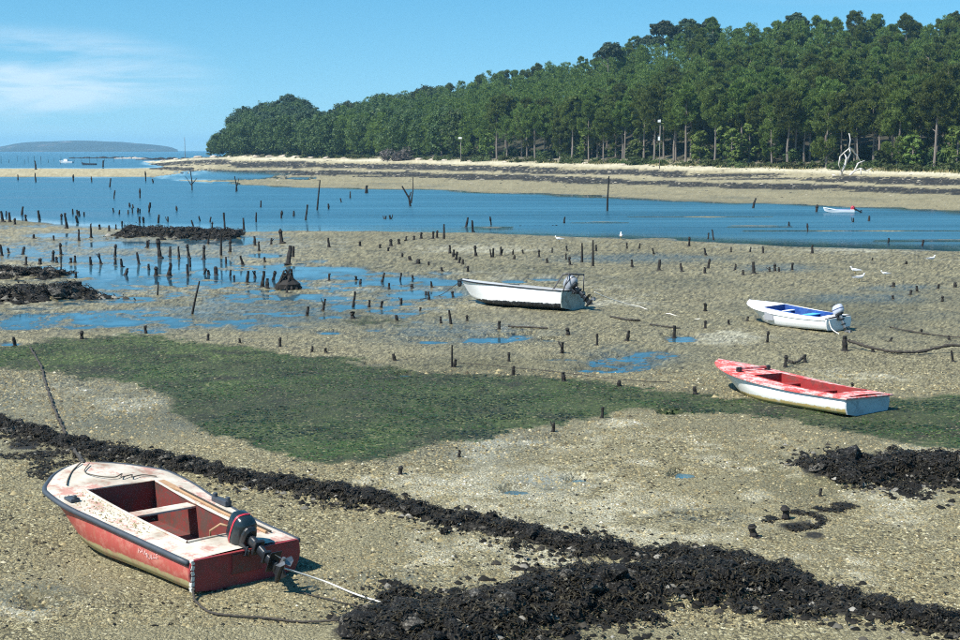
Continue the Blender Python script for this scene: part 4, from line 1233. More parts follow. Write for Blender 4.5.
# --- red-and-white rowing boat
M['hull4'] = hull_paint('white_hull_stained', [(0, (0.50, 0.38, 0.14)), (0.17, (0.84, 0.83, 0.78))], (0.74, 0.70, 0.58), 0.4, (0.50, 0.40, 0.18), 0.35)
M['transom4'] = worn_paint('grey_white_transom', (0.52, 0.55, 0.57), (0.36, 0.38, 0.40), 0.4, 5)
M['deck4'] = worn_paint('peeling_red_gunwale', (0.60, 0.075, 0.065), (0.72, 0.50, 0.46), 0.62, 4.5, 0.65, (0.45, 0.2, 0.16), 0.4)
M['inside4'] = worn_paint('deep_red_inside', (0.30, 0.025, 0.025), (0.18, 0.03, 0.028), 0.5, 5)
b4 = Boat('rowing_boat', (7.509, 26.803), 2.172, 0.037, -0.02, 4.10,
          [(0, .61), (.25, .70), (.5, .75), (.72, .66), (.86, .47), (.95, .28), (.985, .14), (1, 0)],
          [(0, .38), (.25, .385), (.5, .43), (.75, .52), (.9, .60), (1, .66)], 0.57, 0.72, 0.30,
          [(0.42, 2.62, .50, .40)], dict(hull=M['hull4'], transom=M['transom4'], deck=M['deck4'], inside=M['inside4'], rail=M['deck4']),
          'white rowing boat with peeling red gunwale and red inside, lying at the right', zoff=0.06)
b4.hull(); b4.transom(); b4.deck(over=0.06, up=0.02); b4.well(0, 0.12, up=0.02)
b4.thwart(1.25, 0.2, 0.33, half=0.55, mat=M['inside4']); b4.thwart(2.2, 0.2, 0.36, half=0.5, mat=M['inside4'])
mb = MB(); mb.box((-0.03, 0, 0.385), (0.10, 1.36, 0.03)); mb.build('transom_cap', M['deck4'], b4.root, bevel=0.006)
for yy in (0.42, -0.42):
    mb = MB(); mb.box((3.05, yy, 0.60), (0.10, 0.09, 0.09)); mb.tube([(3.05, yy * 0.85, 0.63), (3.05, yy * 1.15, 0.63)], 0.03, 8)
    mb.build('cleat_block', M['black_metal'], b4.root, bevel=0.01)
mb = MB(); mb.box((3.05, 0, 0.62), (0.05, 0.9, 0.05)); mb.build('bow_beam', M['deck4'], b4.root, bevel=0.01)

# --- small white boat, blue inside
M['hull3'] = hull_paint('white_grey_hull', [(0, (0.55, 0.54, 0.50)), (0.06, (0.80, 0.80, 0.78))], (0.60, 0.60, 0.58), 0.4, (0.4, 0.38, 0.3), 0.2)
M['deck3'] = plain('white_gunwale', (0.80, 0.80, 0.79), 0.45, var=0.08)
M['inside3'] = worn_paint('blue_inside', (0.018, 0.07, 0.28), (0.04, 0.12, 0.36), 0.5, 4)
M['cyan'] = plain('light_blue_paint', (0.10, 0.45, 0.70), 0.5, var=0.15)
b3 = Boat('dinghy', (10.225, 39.678), 2.214, -0.03, -0.015, 3.35,
          [(0, .535), (.25, .66), (.5, .70), (.75, .62), (.88, .42), (.96, .22), (.99, .10), (1, 0)],
          [(0, .38), (.25, .39), (.5, .44), (.75, .52), (1, .62)], 0.49, 0.55, 0.30,
          [(0.30, 2.35, .46, .46)], dict(hull=M['hull3'], transom=M['hull3'], deck=M['deck3'], inside=M['inside3'], rail=M['deck3']),
          'small white dinghy with blue inside and tilted outboard, farther right', zoff=0.07)
b3.hull(); b3.transom(); b3.deck(over=0.03, up=0.02); b3.well(0, 0.12, up=0.02)
b3.rub_rail(0.022, z=-0.03)
b3.thwart(1.15, 0.3, 0.36, half=0.50, mat=M['cyan']); b3.thwart(2.05, 0.16, 0.40, half=0.52, mat=M['deck3'])
MOT3 = dict(leg=M['grey_metal'], cowl=plain('pale_grey_cowl', (0.42, 0.45, 0.52), 0.35, var=0.2), clamp=M['black_metal'], prop=M['grey_metal'], stripe=plain('navy_stripe', (0.03, 0.05, 0.16), 0.4, var=0.2))
outboard(b3, -0.02, 0, 0.42, R(24), 0.74, MOT3)
mb = MB(); mb.box((1.95, 0.70, 0.34), (0.34, 0.03, 0.26)); mb.build('side_fender', plain('grey_fender', (0.30, 0.31, 0.33), 0.6, var=0.2), b3.root, bevel=0.02)
rope('stern_line', [world_pt(b3, (-0.03, 0.42, 0.34)), world_pt(b3, (-0.15, 0.45, 0.12)), world_pt(b3, (-0.45, 0.5, 0.0))], 0.016, M['rope'], 'pale line hanging off the dinghy transom')

# --- grey-and-white motorboat with a frame over its motor
M['hull2'] = hull_paint('white_topsides', [(0, (0.012, 0.014, 0.018)), (0.20, (0.80, 0.80, 0.79))], (0.66, 0.66, 0.65), 0.3, (0.45, 0.44, 0.4), 0.15)  # black band: dark antifouling, with shade under the rolled hull put into the colour
M['deck2'] = plain('grey_deck', (0.46, 0.46, 0.45), 0.6, var=0.15)
M['inside2'] = plain('grey_inside', (0.30, 0.31, 0.31), 0.7, var=0.3)
M['transom2'] = worn_paint('grey_green_transom', (0.36, 0.40, 0.36), (0.20, 0.22, 0.2), 0.5, 5)
b2 = Boat('motorboat', (2.98, 44.993), 2.503, 0.10, -0.02, 4.5,
          [(0, .70), (.25, .79), (.5, .80), (.72, .70), (.86, .48), (.95, .25), (.985, .12), (1, 0)],
          [(0, .60), (.25, .64), (.5, .69), (.75, .74), (1, .82)], 0.66, 0.55, 0.30,
          [(0.45, 2.5, .55, .55)], dict(hull=M['hull2'], transom=M['transom2'], deck=M['deck2'], inside=M['inside2'], rail=M['black_metal']),
          'grey-decked white motorboat with metal frame over its outboard, lying in the centre', zoff=0.06)
b2.hull(); b2.transom(); b2.deck(over=0.02, up=0.02); b2.well(0, 0.2, up=0.02); b2.rub_rail(0.024, z=0.0)
b2.thwart(1.5, 0.3, 0.5, half=0.6, mat=M['deck2'])
MOT2 = dict(leg=M['black_metal'], cowl=plain('silver_cowl', (0.26, 0.28, 0.31), 0.3, var=0.25), clamp=M['black_metal'], prop=M['grey_metal'], stripe=plain('black_stripe', (0.015, 0.015, 0.02), 0.4, var=0.2))
outboard(b2, -0.02, 0, 0.64, R(50), 1.05, MOT2)
mb = MB()
for yy in (-0.5, 0.5):
    mb.tube([(0.45, yy, 0.62), (0.10, yy * 0.95, 1.15), (-0.10, yy * 0.9, 1.17)], 0.024, 7)
    mb.tube([(-0.02, yy * 1.2, 0.62), (-0.10, yy * 0.9, 1.17)], 0.022, 7)
mb.tube([(0.10, -0.47, 1.15), (0.10, 0.47, 1.15)], 0.024, 7); mb.tube([(-0.10, -0.45, 1.17), (-0.10, 0.45, 1.17)], 0.024, 7)
mb.build('motor_frame', plain('steel_tube', (0.16, 0.15, 0.15), 0.4, 0.5, var=0.4), b2.root, True)
mb = MB(); mb.tube([(4.25, 0, 0.86), (4.55, 0, 0.84), (4.68, 0, 0.76)], [0.03, 0.03, 0.04], 7); mb.ball((4.62, 0, 0.70), (0.10, 0.06, 0.13)); mb.box((4.58, 0, 0.80), (0.2, 0.14, 0.06))
mb.build('anchor_roller', M['black_metal'], b2.root, bevel=0.008)
rope('mooring_line', [world_pt(b2, (-0.75, -0.1, 0.62)), gp(640, 311, 0.06), gp(670, 317), gp(700, 322)], 0.016, M['rope'], 'pale mooring line running right from the grey-decked motorboat', sag=0.05)
rope('mooring_line', [world_pt(b2, (4.7, 0, 0.7)), gp(440, 296, 0.02), gp(420, 300)], 0.012, M['rope_dark'], 'dark bow line of the grey-decked motorboat')

# ------------------------------------------------------------------ stakes driven into the flat
def stake_mesh(seed, kind):
    r = random.Random(seed); mb = MB(); n = 7
    lean = 0.0
    pts, rad = [], []
    for i in range(7):
        f = i / 6
        pts.append((r.uniform(-.02, .02) * f, r.uniform(-.02, .02) * f, -0.12 + 1.12 * f)); rad.append((0.075 if kind != 'thin' else 0.022) * (1.15 - 0.35 * f) * r.uniform(0.82, 1.15))
    mb.tube(pts, rad, n)
    if kind != 'thin':
        # weed collar at the foot and a ragged lump near the top
        mb.ball((0.02, 0, 0.03), (0.15 * r.uniform(.8, 1.3), 0.14, 0.10), 7, 4)
        if kind == 'knob': mb.ball((0, 0, 0.8), (0.10, 0.10, 0.16), 7, 4)
        if kind == 'fork': mb.tube([(0, 0, 0.5), (0.16, 0.05, 0.82), (0.22, 0.05, 1.02)], [0.05, 0.035, 0.02], 6)
        if kind == 'snag': mb.tube([(0, 0, 0.06), (0.3, 0.08, 0.05), (0.5, 0.1, 0.02)], [0.05, 0.04, 0.02], 6)
    me = mb.mesh('stake', [M['stake']], False)
    return me
SM = {k: [stake_mesh(i * 31 + len(k), k) for i in range(4)] for k in ('plain', 'knob', 'fork', 'snag', 'thin')}

ORD = ['first', 'second', 'third', 'fourth', 'fifth', 'sixth', 'seventh', 'eighth', 'ninth', 'tenth', 'eleventh', 'twelfth', 'thirteenth', 'fourteenth', 'fifteenth', 'sixteenth', 'seventeenth', 'eighteenth', 'nineteenth', 'twentieth', 'twenty-first', 'twenty-second', 'twenty-third', 'twenty-fourth', 'twenty-fifth', 'twenty-sixth', 'twenty-seventh', 'twenty-eighth', 'twenty-ninth', 'thirtieth']
STAKES = {
 ('post in the row along the far edge of the green algae', 'row of posts along the far edge of the algae'):
  [(15, 349, 9, 4), (82, 342, 8, 4), (146, 335, 8, 4), (208, 343, 7, 3), (240, 346, 5, 3), (280, 350, 9, 3), (312, 355, 6, 3), (326, 356, 4, 4), (395, 364, 7, 4), (454, 371, 8, 4), (513, 379, 9, 4), (564, 386, 9, 5), (619, 391, 6, 5), (695, 400, 8, 5)],
 ('stump along the near edge of the green algae', 'stumps along the near edge of the algae'):
  [(400, 481, 9, 5), (459, 463, 7, 4), (553, 438, 10, 4), (602, 424, 11, 4)],
 ('stump standing on the shingle at the lower right', 'stumps on the shingle at the lower right'):
  [(754, 546, 13, 9), (786, 526, 14, 9), (820, 502, 6, 4)],
 ('stake between the grey-decked motorboat and the algae', 'stakes between the motorboat and the algae'):
  [(441, 325, 7, 3), (467, 322, 6, 3), (499, 332, 8, 4), (509, 365, 9, 3), (562, 356, 11, 4), (568, 338, 7, 5), (597, 349, 11, 3), (627, 344, 10, 4), (674, 338, 12, 4), (397, 322, 6, 4)],
 ('stake on the flat around the white dinghy and the rowing boat', 'stakes around the two boats on the right'):
  [(705, 331, 8, 3), (729, 327, 5, 3), (747, 324, 5, 3), (767, 346, 11, 3), (785, 371, 12, 4), (805, 366, 8, 4), (845, 354, 14, 6), (873, 355, 5, 4), (953, 364, 11, 3), (853, 392, 5, 3), (705, 314, 8, 4), (921, 336, 4, 3), (949, 343, 4, 3), (890, 344, 4, 3)],
 ('stake on the flat behind the white dinghy', 'stakes behind the dinghy'):
  [(893, 301, 4, 3), (910, 297, 5, 3), (917, 294, 6, 3), (938, 291, 5, 3), (942, 304, 6, 3), (955, 289, 5, 4), (893, 288, 4, 4), (906, 266, 3, 3), (872, 262, 3, 2)],
 ('stake near the channel edge on the right', 'stakes near the channel edge on the right'):
  [(627, 250, 6, 2), (639, 250, 5, 2), (654, 256, 6, 2), (689, 248, 9, 2.5), (706, 257, 7, 2.5), (731, 254, 5, 2), (750, 254, 5, 2), (763, 255, 7, 2.5), (812, 255, 8, 3), (632, 269, 7, 3), (659, 272, 10, 3.5), (682, 273, 8, 3), (708, 270, 9, 3), (705, 275, 6, 3), (735, 272, 6, 2.5), (754, 276, 11, 3.5), (743, 277, 5, 3), (770, 274, 5, 2.5), (775, 273, 7, 3), (779, 274, 5, 2.5), (792, 272, 7, 3)],
 ('stake on the flat behind the grey-decked motorboat', 'stakes behind the motorboat'):
  [(476, 258, 10, 3), (493, 259, 9, 2.5), (501, 257, 8, 2.5), (513, 256, 5, 2), (523, 255, 4, 2), (539, 259, 7, 2.5), (547, 265, 5, 3), (552, 254, 5, 2), (567, 252, 5, 2), (566, 261, 6, 2), (570, 267, 8, 3), (596, 253, 6, 2.5), (514, 261, 4, 3), (468, 273, 6, 3), (442, 272, 4, 3)],
 ('stake in the short dense row left of the motorboat', 'short dense row of stakes left of the motorboat'):
  [(450, 255, 8, 3), (453, 259, 7, 3), (456, 262, 8, 3), (459, 265, 6, 3), (463, 266, 5, 3)],
 ('stub in the slanting line crossing the middle flat', 'slanting line of stubs on the middle flat'):
  [(380, 250, 4, 3), (388, 253, 4, 3), (391, 248, 7, 3.5), (399, 246, 5, 3), (402, 259, 4, 3), (410, 262, 4, 4), (418, 266, 5, 5), (429, 267, 4, 2.5), (406, 242, 4, 2.5), (414, 241, 4, 2.5), (421, 240, 6, 3), (433, 240, 7, 3), (437, 239, 7, 2.5)],
 ('stake in the tide pools of the middle flat', 'stakes in the middle tide pools'):
  [(329, 249, 9, 3), (360, 248, 5, 3), (329, 281, 7, 3), (356, 280, 4, 3), (360, 284, 5, 3), (382, 282, 9, 3), (400, 280, 7, 2.5), (413, 279, 4, 3), (389, 289, 6, 3), (412, 288, 4, 4), (432, 288, 6, 2.5), (429, 300, 8, 3), (453, 297, 6, 3), (426, 295, 4, 3), (323, 311, 11, 3), (307, 316, 9, 3.5), (353, 307, 15, 3), (353, 319, 7, 5), (369, 307, 7, 3), (381, 308, 7, 3.5), (401, 304, 6, 3), (420, 311, 3, 3)],
 ('stake in the pools just below the brown stone mound', 'stakes below the brown stone mound'):
  [(148, 247, 7, 2.5), (160, 258, 18, 4.5), (156, 276, 9, 4), (169, 276, 12, 4.5), (170, 256, 9, 3), (179, 258, 11, 2.5), (189, 257, 12, 3), (188, 276, 11, 3), (190, 267, 9, 2.5), (204, 259, 13, 3), (208, 244, 9, 2.5), (230, 253, 12, 3), (204, 274, 6, 3), (216, 275, 8, 5), (209, 275, 5, 4), (226, 264, 7, 2.5), (243, 265, 9, 3), (230, 276, 6, 2.5), (234, 280, 5, 2.5)],
 ('stake in the cluster right of the brown stone mound', 'cluster of stakes right of the brown stone mound'):
  [(247, 283, 11, 3.5), (255, 278, 7, 3), (262, 287, 15, 4), (267, 289, 9, 4), (273, 280, 9, 3.5), (287, 293, 8, 3), (288, 265, 18, 5), (293, 258, 10, 3.5), (282, 244, 13, 4), (255, 246, 9, 3), (271, 245, 6, 2.5), (259, 252, 9, 2.5), (265, 263, 5, 2.5)],
 ('stake in the ribbon pool at the far left', 'stakes in the ribbon pool at the far left'):
  [(2, 256, 11, 3), (9, 253, 5, 2.5), (23, 254, 7, 3.5), (61, 255, 11, 3), (53, 261, 10, 3), (57, 263, 6, 3), (71, 263, 5, 3), (75, 263, 7, 3), (91, 265, 8, 3), (101, 264, 10, 2.5), (115, 256, 11, 3), (115, 264, 6, 3), (122, 267, 8, 3), (139, 264, 11, 3), (149, 270, 6, 3), (26, 266, 8, 3), (40, 265, 6, 4), (76, 277, 5, 3), (125, 275, 7, 4), (54, 241, 5, 2)],
 ('stake at the water edge left of the brown stone mound', 'stakes at the water edge on the left'):
  [(3, 223, 10, 3), (10, 223, 9, 3), (15, 225, 6, 2.5), (6, 216, 5, 2), (21, 215, 8, 2.5), (26, 221, 6, 2.5), (40, 220, 9, 3), (61, 220, 6, 2.5), (67, 229, 14, 3), (78, 223, 7, 3), (91, 238, 13, 2.5), (79, 241, 11, 2.5), (100, 230, 5, 3), (109, 232, 6, 2.5), (116, 230, 5, 2), (122, 226, 5, 2), (34, 239, 4, 3), (147, 248, 7, 2.5)],
 ('thin stake standing in the channel at the left', 'stakes in the channel at the left'):
  [(73, 214, 5, 2), (77, 215, 5, 2), (80, 216, 5, 3), (84, 216, 4, 2), (131, 207, 4, 2), (115, 212, 4, 2), (118, 214, 4, 2), (128, 214, 4, 2), (133, 213, 5, 2), (137, 213, 5, 2), (139, 213, 4, 2), (136, 208, 4, 2), (147, 212, 9, 2.5), (140, 223, 6, 2.5), (144, 223, 6, 2.5), (158, 223, 8, 2.5), (168, 222, 5, 2), (178, 211, 5, 2), (194, 226, 6, 2), (201, 221, 5, 2), (209, 222, 5, 2), (212, 228, 6, 2)],
 ('thin stake standing in the channel beyond the middle flat', 'stakes in the middle of the channel'):
  [(225, 229, 15, 2.5), (244, 230, 11, 2.5), (256, 222, 9, 2), (260, 207, 6, 2), (281, 218, 7, 2.5), (294, 216, 5, 2.5), (305, 220, 14, 2.5), (329, 209, 5, 2), (344, 202, 4, 2), (350, 198, 6, 2), (366, 193, 7, 3.5), (385, 219, 3, 2.5), (392, 219, 4, 2.5), (466, 227, 9, 2.5), (473, 232, 11, 2.5), (492, 225, 8, 2), (563, 223, 6, 2.5)],
 ('stake standing in the channel on the right', 'stakes in the channel on the right'):
  [(714, 240, 10, 2), (708, 239, 6, 2), (789, 226, 4, 2), (808, 232, 8, 2), (816, 212, 7, 3), (854, 222, 4, 2), (868, 221, 5, 3), (888, 243, 5, 2.5), (922, 246, 6, 3)],
 ('faint stake in the bay by the sandbar', 'stakes in the bay by the sandbar'):
  [(18, 180, 5, 1.5), (36, 170, 8, 1.8), (36, 182, 8, 1.8), (73, 181, 6, 1.8), (92, 182, 5, 1.5), (109, 187, 8, 1.8), (113, 199, 8, 1.8), (140, 198, 9, 1.8), (103, 167, 6, 2), (146, 181, 9, 1.5), (154, 183, 4, 1.5), (236, 192, 5, 1.5)],
}
stake_i = 0
for (what, grp), lst in STAKES.items():
    order = sorted(range(len(lst)), key=lambda i: lst[i][0])
    rank = {i: k for k, i in enumerate(order)}
    for i, (px, py, h, w) in enumerate(lst):
        p = px_to_ground(px, py); p.z = ground_z(p.x, p.y)
        sc = p.y / FPX
        H_ = max(h * sc * 1.12, 0.14); W_ = max(w * sc * 0.88, 0.04) / 0.15
        rr = random.Random(stake_i * 7 + 3)
        kind = rr.choices(['plain', 'knob', 'fork', 'snag'], [5, 3, 1, 2 if h < 8 else 0])[0]
        zb = min(p.z, 0.0) if p.z < 0.0 else p.z
        deep = max(0.0, -p.z)
        o = link('stake', SM[kind][rr.randrange(4)], None, (p.x, p.y, p.z - 0.02))
        o.scale = (W_, W_, H_ + deep)
        o.rotation_euler = (rr.gauss(0, .09), rr.gauss(0, .12), rr.uniform(0, 6.28))
        k = rank[i]
        tag(o, f'{ORD[k]} {what}, from the left', 'stake', grp)
        stake_i += 1

def pole(name, pts_px, r, label, mat=None, extra=None, cat='pole'):
    """poles given by foot (px, py) and further points seen at the same distance"""
    f = px_to_ground(*pts_px[0]); f.z = ground_z(f.x, f.y)
    pts = [Vector((0, 0, -0.2))] + [at_depth(x, y, f.y) - f for x, y in pts_px[1:]]
    mb_ = MB(); n = len(pts)
    mb_.tube(pts, [r * (1 - 0.45 * i / (n - 1)) for i in range(n)], 6)
    for ex in (extra or []):
        q = [at_depth(x, y, f.y + 0.3 * k) - f for k, (x, y) in enumerate(ex)]
        mb_.tube(q, [r * 0.7, r * 0.4, r * 0.25, r * .2][:len(q)], 5)
    o = mb_.build(name, mat or M['stake'], None); o.location = f
    return tag(o, label, cat)
pole('leaning_pole', [(191, 315), (195, 300), (199.5, 281)], 0.045, 'long thin pole leaning right on the flat below the brown stone mound')
pole('thin_pole', [(157, 296), (158.5, 282)], 0.04, 'short thin upright pole left of the long leaning pole')
pole('thin_pole', [(61, 276), (61, 254)], 0.035, 'thin tall pole behind the end of the left stone mounds')
pole('tall_post', [(221, 256), (221, 230)], 0.075, 'tallest dark post at the right end of the brown stone mound')
pole('tall_pole', [(452, 371), (452, 345)], 0.035, 'tall thin pole on the far edge of the green algae')
pole('leaning_pole', [(452, 326), (449, 310)], 0.06, 'short post leaning left, in front of the motorboat bow')
pole('tall_pole', [(444, 240), (444, 224)], 0.09, 'tall dark post at the channel edge left of the motorboat')
pole('tall_pole', [(582, 264), (582, 243)], 0.075, 'left and shorter of two tall poles behind the motorboat frame')
pole('tall_pole', [(593, 268), (593, 240)], 0.07, 'right and taller of two tall poles behind the motorboat frame')
pole('tall_pole', [(607, 211), (607.5, 200), (609, 176)], 0.11, 'tall thin mast standing alone in the channel near the far beach')
pole('branch_marker', [(412, 206), (409, 198), (402, 186)], 0.13, 'dark forked branch sticking up from the channel', extra=[[(411, 203), (413, 190), (413, 177)], [(409, 198), (411, 192)]])
pole('leaning_pole', [(316, 210), (318, 200), (320, 180)], 0.10, 'leaning pole standing in the channel with its tip against the far sand')
pole('branch_marker', [(192, 190), (192, 182), (190.5, 171)], 0.10, 'twiggy branch marker in the channel at the left', extra=[[(192, 186), (188, 180), (185, 176)], [(192, 184), (197, 178)]])
pole('branch_marker', [(238, 191), (236, 183), (234.5, 176)], 0.10, 'slim forked branch in the channel, second from the left', extra=[[(237, 186), (239, 178)]])
pole('leaning_post', [(752, 208), (754, 203), (756, 198)], 0.13, 'short dark post leaning right at the far edge of the channel')
pole('leaning_pole', [(492, 259), (490, 249)], 0.06, 'left arm of a V of two sticks behind the motorboat')
pole('leaning_pole', [(500, 257), (503, 249)], 0.06, 'right arm of a V of two sticks behind the motorboat')
# weedy debris pile with broken stakes
dp = gp(288, 289, 0.0)
mb = MB(); rr = random.Random(5)
for k in range(14):
    a = rr.uniform(0, 6.28); mb.tube([(math.cos(a) * 0.5, math.sin(a) * 0.5, 0.0), (rr.uniform(-.15, .15), rr.uniform(-.15, .15), rr.uniform(.35, .75))], [0.06, 0.035], 5)
mb.ball((0, 0, 0.1), (0.5, 0.5, 0.28), 9, 5)
o = mb.build('debris_pile', M['stake'], None); o.location = dp; tag(o, 'dark heap of broken stakes and weed on the middle left flat', 'debris')
# weedy ropes strung between stakes
def strung(pts, label, r=0.03, seed=1, name='weedy_rope'):
    rope(name, [gp(x, y, dz) for x, y, dz in pts], r, M['rope_dark'], label, wob=0.012, knots=1.0, seed=seed, n=16)
strung([(845, 350, .2), (858, 352, .14), (873, 355, .1), (895, 357, .06), (920, 357, .08), (953, 356, .2), (985, 358, .1)], 'weed-hung rope sagging from the thick stake by the dinghy to the right edge', 0.026)
strung([(890, 331, .05), (915, 336, .03), (950, 341, .05), (985, 343, .05)], 'weedy rope lying on the flat right of the dinghy', 0.016, 2)
strung([(785, 367, .1), (795, 368, .04), (805, 364, .12)], 'short weedy rope between two stakes behind the red-and-white boat', 0.022, 3)
strung([(455, 369, .06), (513, 374, .06), (564, 380, .06), (619, 386, .04), (670, 388, .02)], 'long thin dark cord strung along the far edge of the algae', 0.006, 4)
strung([(508, 330, .03), (530, 331, .02), (548, 332, .02)], 'short dark line of weed on the flat in front of the motorboat', 0.018, 5)
strung([(610, 320, .03), (628, 324, .03), (640, 324, .02)], 'dark scrap of weedy line right of the motorboat', 0.022, 6)
strung([(650, 328, .03), (668, 331, .02), (680, 332, .02)], 'thin scrap of weedy line left of the dinghy', 0.016, 7)

# ------------------------------------------------------------------ trees
def leaf_tris(centres, radii, per, size, rng, up=0.25, flat=1.0, needle=False):
    """clumps of leaf-sized triangles spread over the shells of small ellipsoids"""
    n = len(centres) * per
    c = np.repeat(centres, per, 0); r = np.repeat(radii, per)
    d = rng.normal(0, 1, (n, 3)); d /= np.linalg.norm(d, axis=1)[:, None]
    d[:, 2] = np.abs(d[:, 2]) * np.where(rng.uniform(0, 1, n) < 0.75, 1, -1)
    rad = r * rng.uniform(0.55, 1.08, n)
    p = c + d * rad[:, None] * np.array([1, 1, flat])
    nrm = d + np.array([0, 0, up]) + rng.normal(0, 0.35, (n, 3)); nrm /= np.linalg.norm(nrm, axis=1)[:, None]
    t = np.cross(nrm, rng.normal(0, 1, (n, 3))); t /= np.linalg.norm(t, axis=1)[:, None] + 1e-9
    b = np.cross(nrm, t)
    s = size * rng.uniform(0.6, 1.4, n)
    if needle:
        t = d + np.array([0, 0, 0.75]) + rng.normal(0, 0.45, (n, 3)); t /= np.linalg.norm(t, axis=1)[:, None]
        b = np.cross(t, rng.normal(0, 1, (n, 3))); b /= np.linalg.norm(b, axis=1)[:, None] + 1e-9
        t = t * 1.35; b = b * 0.5
    a0 = p + t * s[:, None]; a1 = p - t * (0.6 * s)[:, None] + b * (0.75 * s)[:, None]; a2 = p - t * (0.6 * s)[:, None] - b * (0.75 * s)[:, None]
    V = np.stack([a0, a1, a2], 1).reshape(-1, 3)
    return V, np.arange(n * 3).reshape(-1, 3)

def pine_clumps(rng, H, bare, R_, n):
    cs, rs = [], []
    for k in range(n):
        f = rng.uniform(0, 1) ** 0.85
        z = bare + (H - bare) * f
        prof = R_ * 1.1 * math.sqrt(max(0.03, 1 - ((f - 0.42) / 0.62) ** 2))
        a = rng.uniform(0, 6.28); rr = prof * math.sqrt(rng.uniform(0.15, 1))
        cs.append((rr * math.cos(a), rr * math.sin(a), z + rng.normal(0, .2))); rs.append(rng.uniform(0.45, 0.95))
    cs.append((0, 0, H - 0.3)); rs.append(0.6)
    return np.array(cs), np.array(rs)
def round_clumps(rng, H, R_, n, low=0.12):
    cs, rs = [], []
    for k in range(n):
        d = rng.normal(0, 1, 3); d /= np.linalg.norm(d); q = rng.uniform(0.35, 1) ** 0.4
        z = H * (0.5 + low / 2) + d[2] * q * H * (0.5 - low / 2)
        cs.append((d[0] * q * R_, d[1] * q * R_, max(z, 0.6))); rs.append(rng.uniform(0.7, 1.35) * R_ / 3.6)
    return np.array(cs), np.array(rs)
def umbrella_clumps(rng, H, R_, n):
    cs, rs = [], []
    for k in range(n):
        a = rng.uniform(0, 6.28); q = math.sqrt(rng.uniform(0, 1))
        cs.append((q * R_ * math.cos(a), q * R_ * math.sin(a), H - 1.0 - 2.2 * q * q + rng.normal(0, .35))); rs.append(rng.uniform(0.7, 1.2))
    return np.array(cs), np.array(rs)

def trunk_mesh(rng, H, bare, kind):
    mb_ = MB(); lean = rng.normal(0, 0.35, 2)
    pts = [(0, 0, -0.8)] + [(lean[0] * f * f + rng.normal(0, .06), lean[1] * f * f + rng.normal(0, .06), H * f * 0.94) for f in (0.05, 0.25, 0.5, 0.75, 1.0)]
    mb_.tube(pts, [0.26, 0.24, 0.2, 0.16, 0.11, 0.03], 6)
    for k in range(9 if kind != 'round' else 6):
        f = rng.uniform(bare / H * 0.75, 0.95); z = H * f * 0.94; a = rng.uniform(0, 6.28); L = rng.uniform(0.8, 2.3) * (1.2 - f * .6)
        if kind == 'umbrella': L *= 1.8
        x0, y0 = lean[0] * f * f, lean[1] * f * f
        mb_.tube([(x0, y0, z), (x0 + math.cos(a) * L * .6, y0 + math.sin(a) * L * .6, z + .35 * L), (x0 + math.cos(a) * L, y0 + math.sin(a) * L, z + .7 * L)], [0.08, 0.05, 0.02], 4, False)
    return mb_.mesh('trunk', [M['bark']], False)

TREES = {}
def make_variants():
    rng = np.random.default_rng(321)
    for kind, n_var in (('pine', 6), ('full', 7), ('round', 5), ('umbrella', 3), ('young', 3)):
        TREES[kind] = []
        for i in range(n_var):
            if kind in ('pine', 'full'):
                H = rng.uniform(13.0, 16.4); bare = H * (rng.uniform(0.40, 0.56) if kind == 'pine' else rng.uniform(0.14, 0.28))
                cs, rs = pine_clumps(rng, H, bare, rng.uniform(2.1, 3.1), 74); V, F = leaf_tris(cs, rs, 130, 0.24, rng, 0.4, 0.9, True)
                mat = M['pine']
            elif kind == 'young':
                H = rng.uniform(6, 8.5); bare = H * 0.15
                cs, rs = pine_clumps(rng, H, bare, rng.uniform(1.5, 2.0), 40); V, F = leaf_tris(cs, rs, 46, 0.28, rng, 0.45, 0.75)
                mat = M['pine']
            elif kind == 'round':
                H = rng.uniform(12, 15); bare = 2.0
                cs, rs = round_clumps(rng, H, rng.uniform(4.2, 5.2), 62); V, F = leaf_tris(cs, rs, 70, 0.34, rng, 0.3)
                mat = M['broad']
            else:
                H = rng.uniform(15, 17); bare = H * 0.65
                cs, rs = umbrella_clumps(rng, H, rng.uniform(3.6, 4.4), 44); V, F = leaf_tris(cs, rs, 80, 0.30, rng, 0.5, 0.7)
                mat = M['stone_pine']
            TREES[kind].append(dict(H=H, V=V, F=F, crown=mesh_np('crown', V, F, [mat]), trunk=trunk_mesh(rng, H, bare, kind)))
make_variants()

NAMES = dict(pine='pine_tree', full='pine_tree', round='broadleaf_tree', umbrella='umbrella_pine', young='young_pine')
def place_tree(kind, var, loc, sc, rz, label, group, cat='tree'):
    d = TREES[kind][var % len(TREES[kind])]
    root = empty(NAMES[kind], loc, (0, 0, rz)); root.scale = (sc, sc, sc * 1.0)
    t = link('trunk', d['trunk'], root); c = link('crown', d['crown'], root)
    return tag(root, label, cat, group)

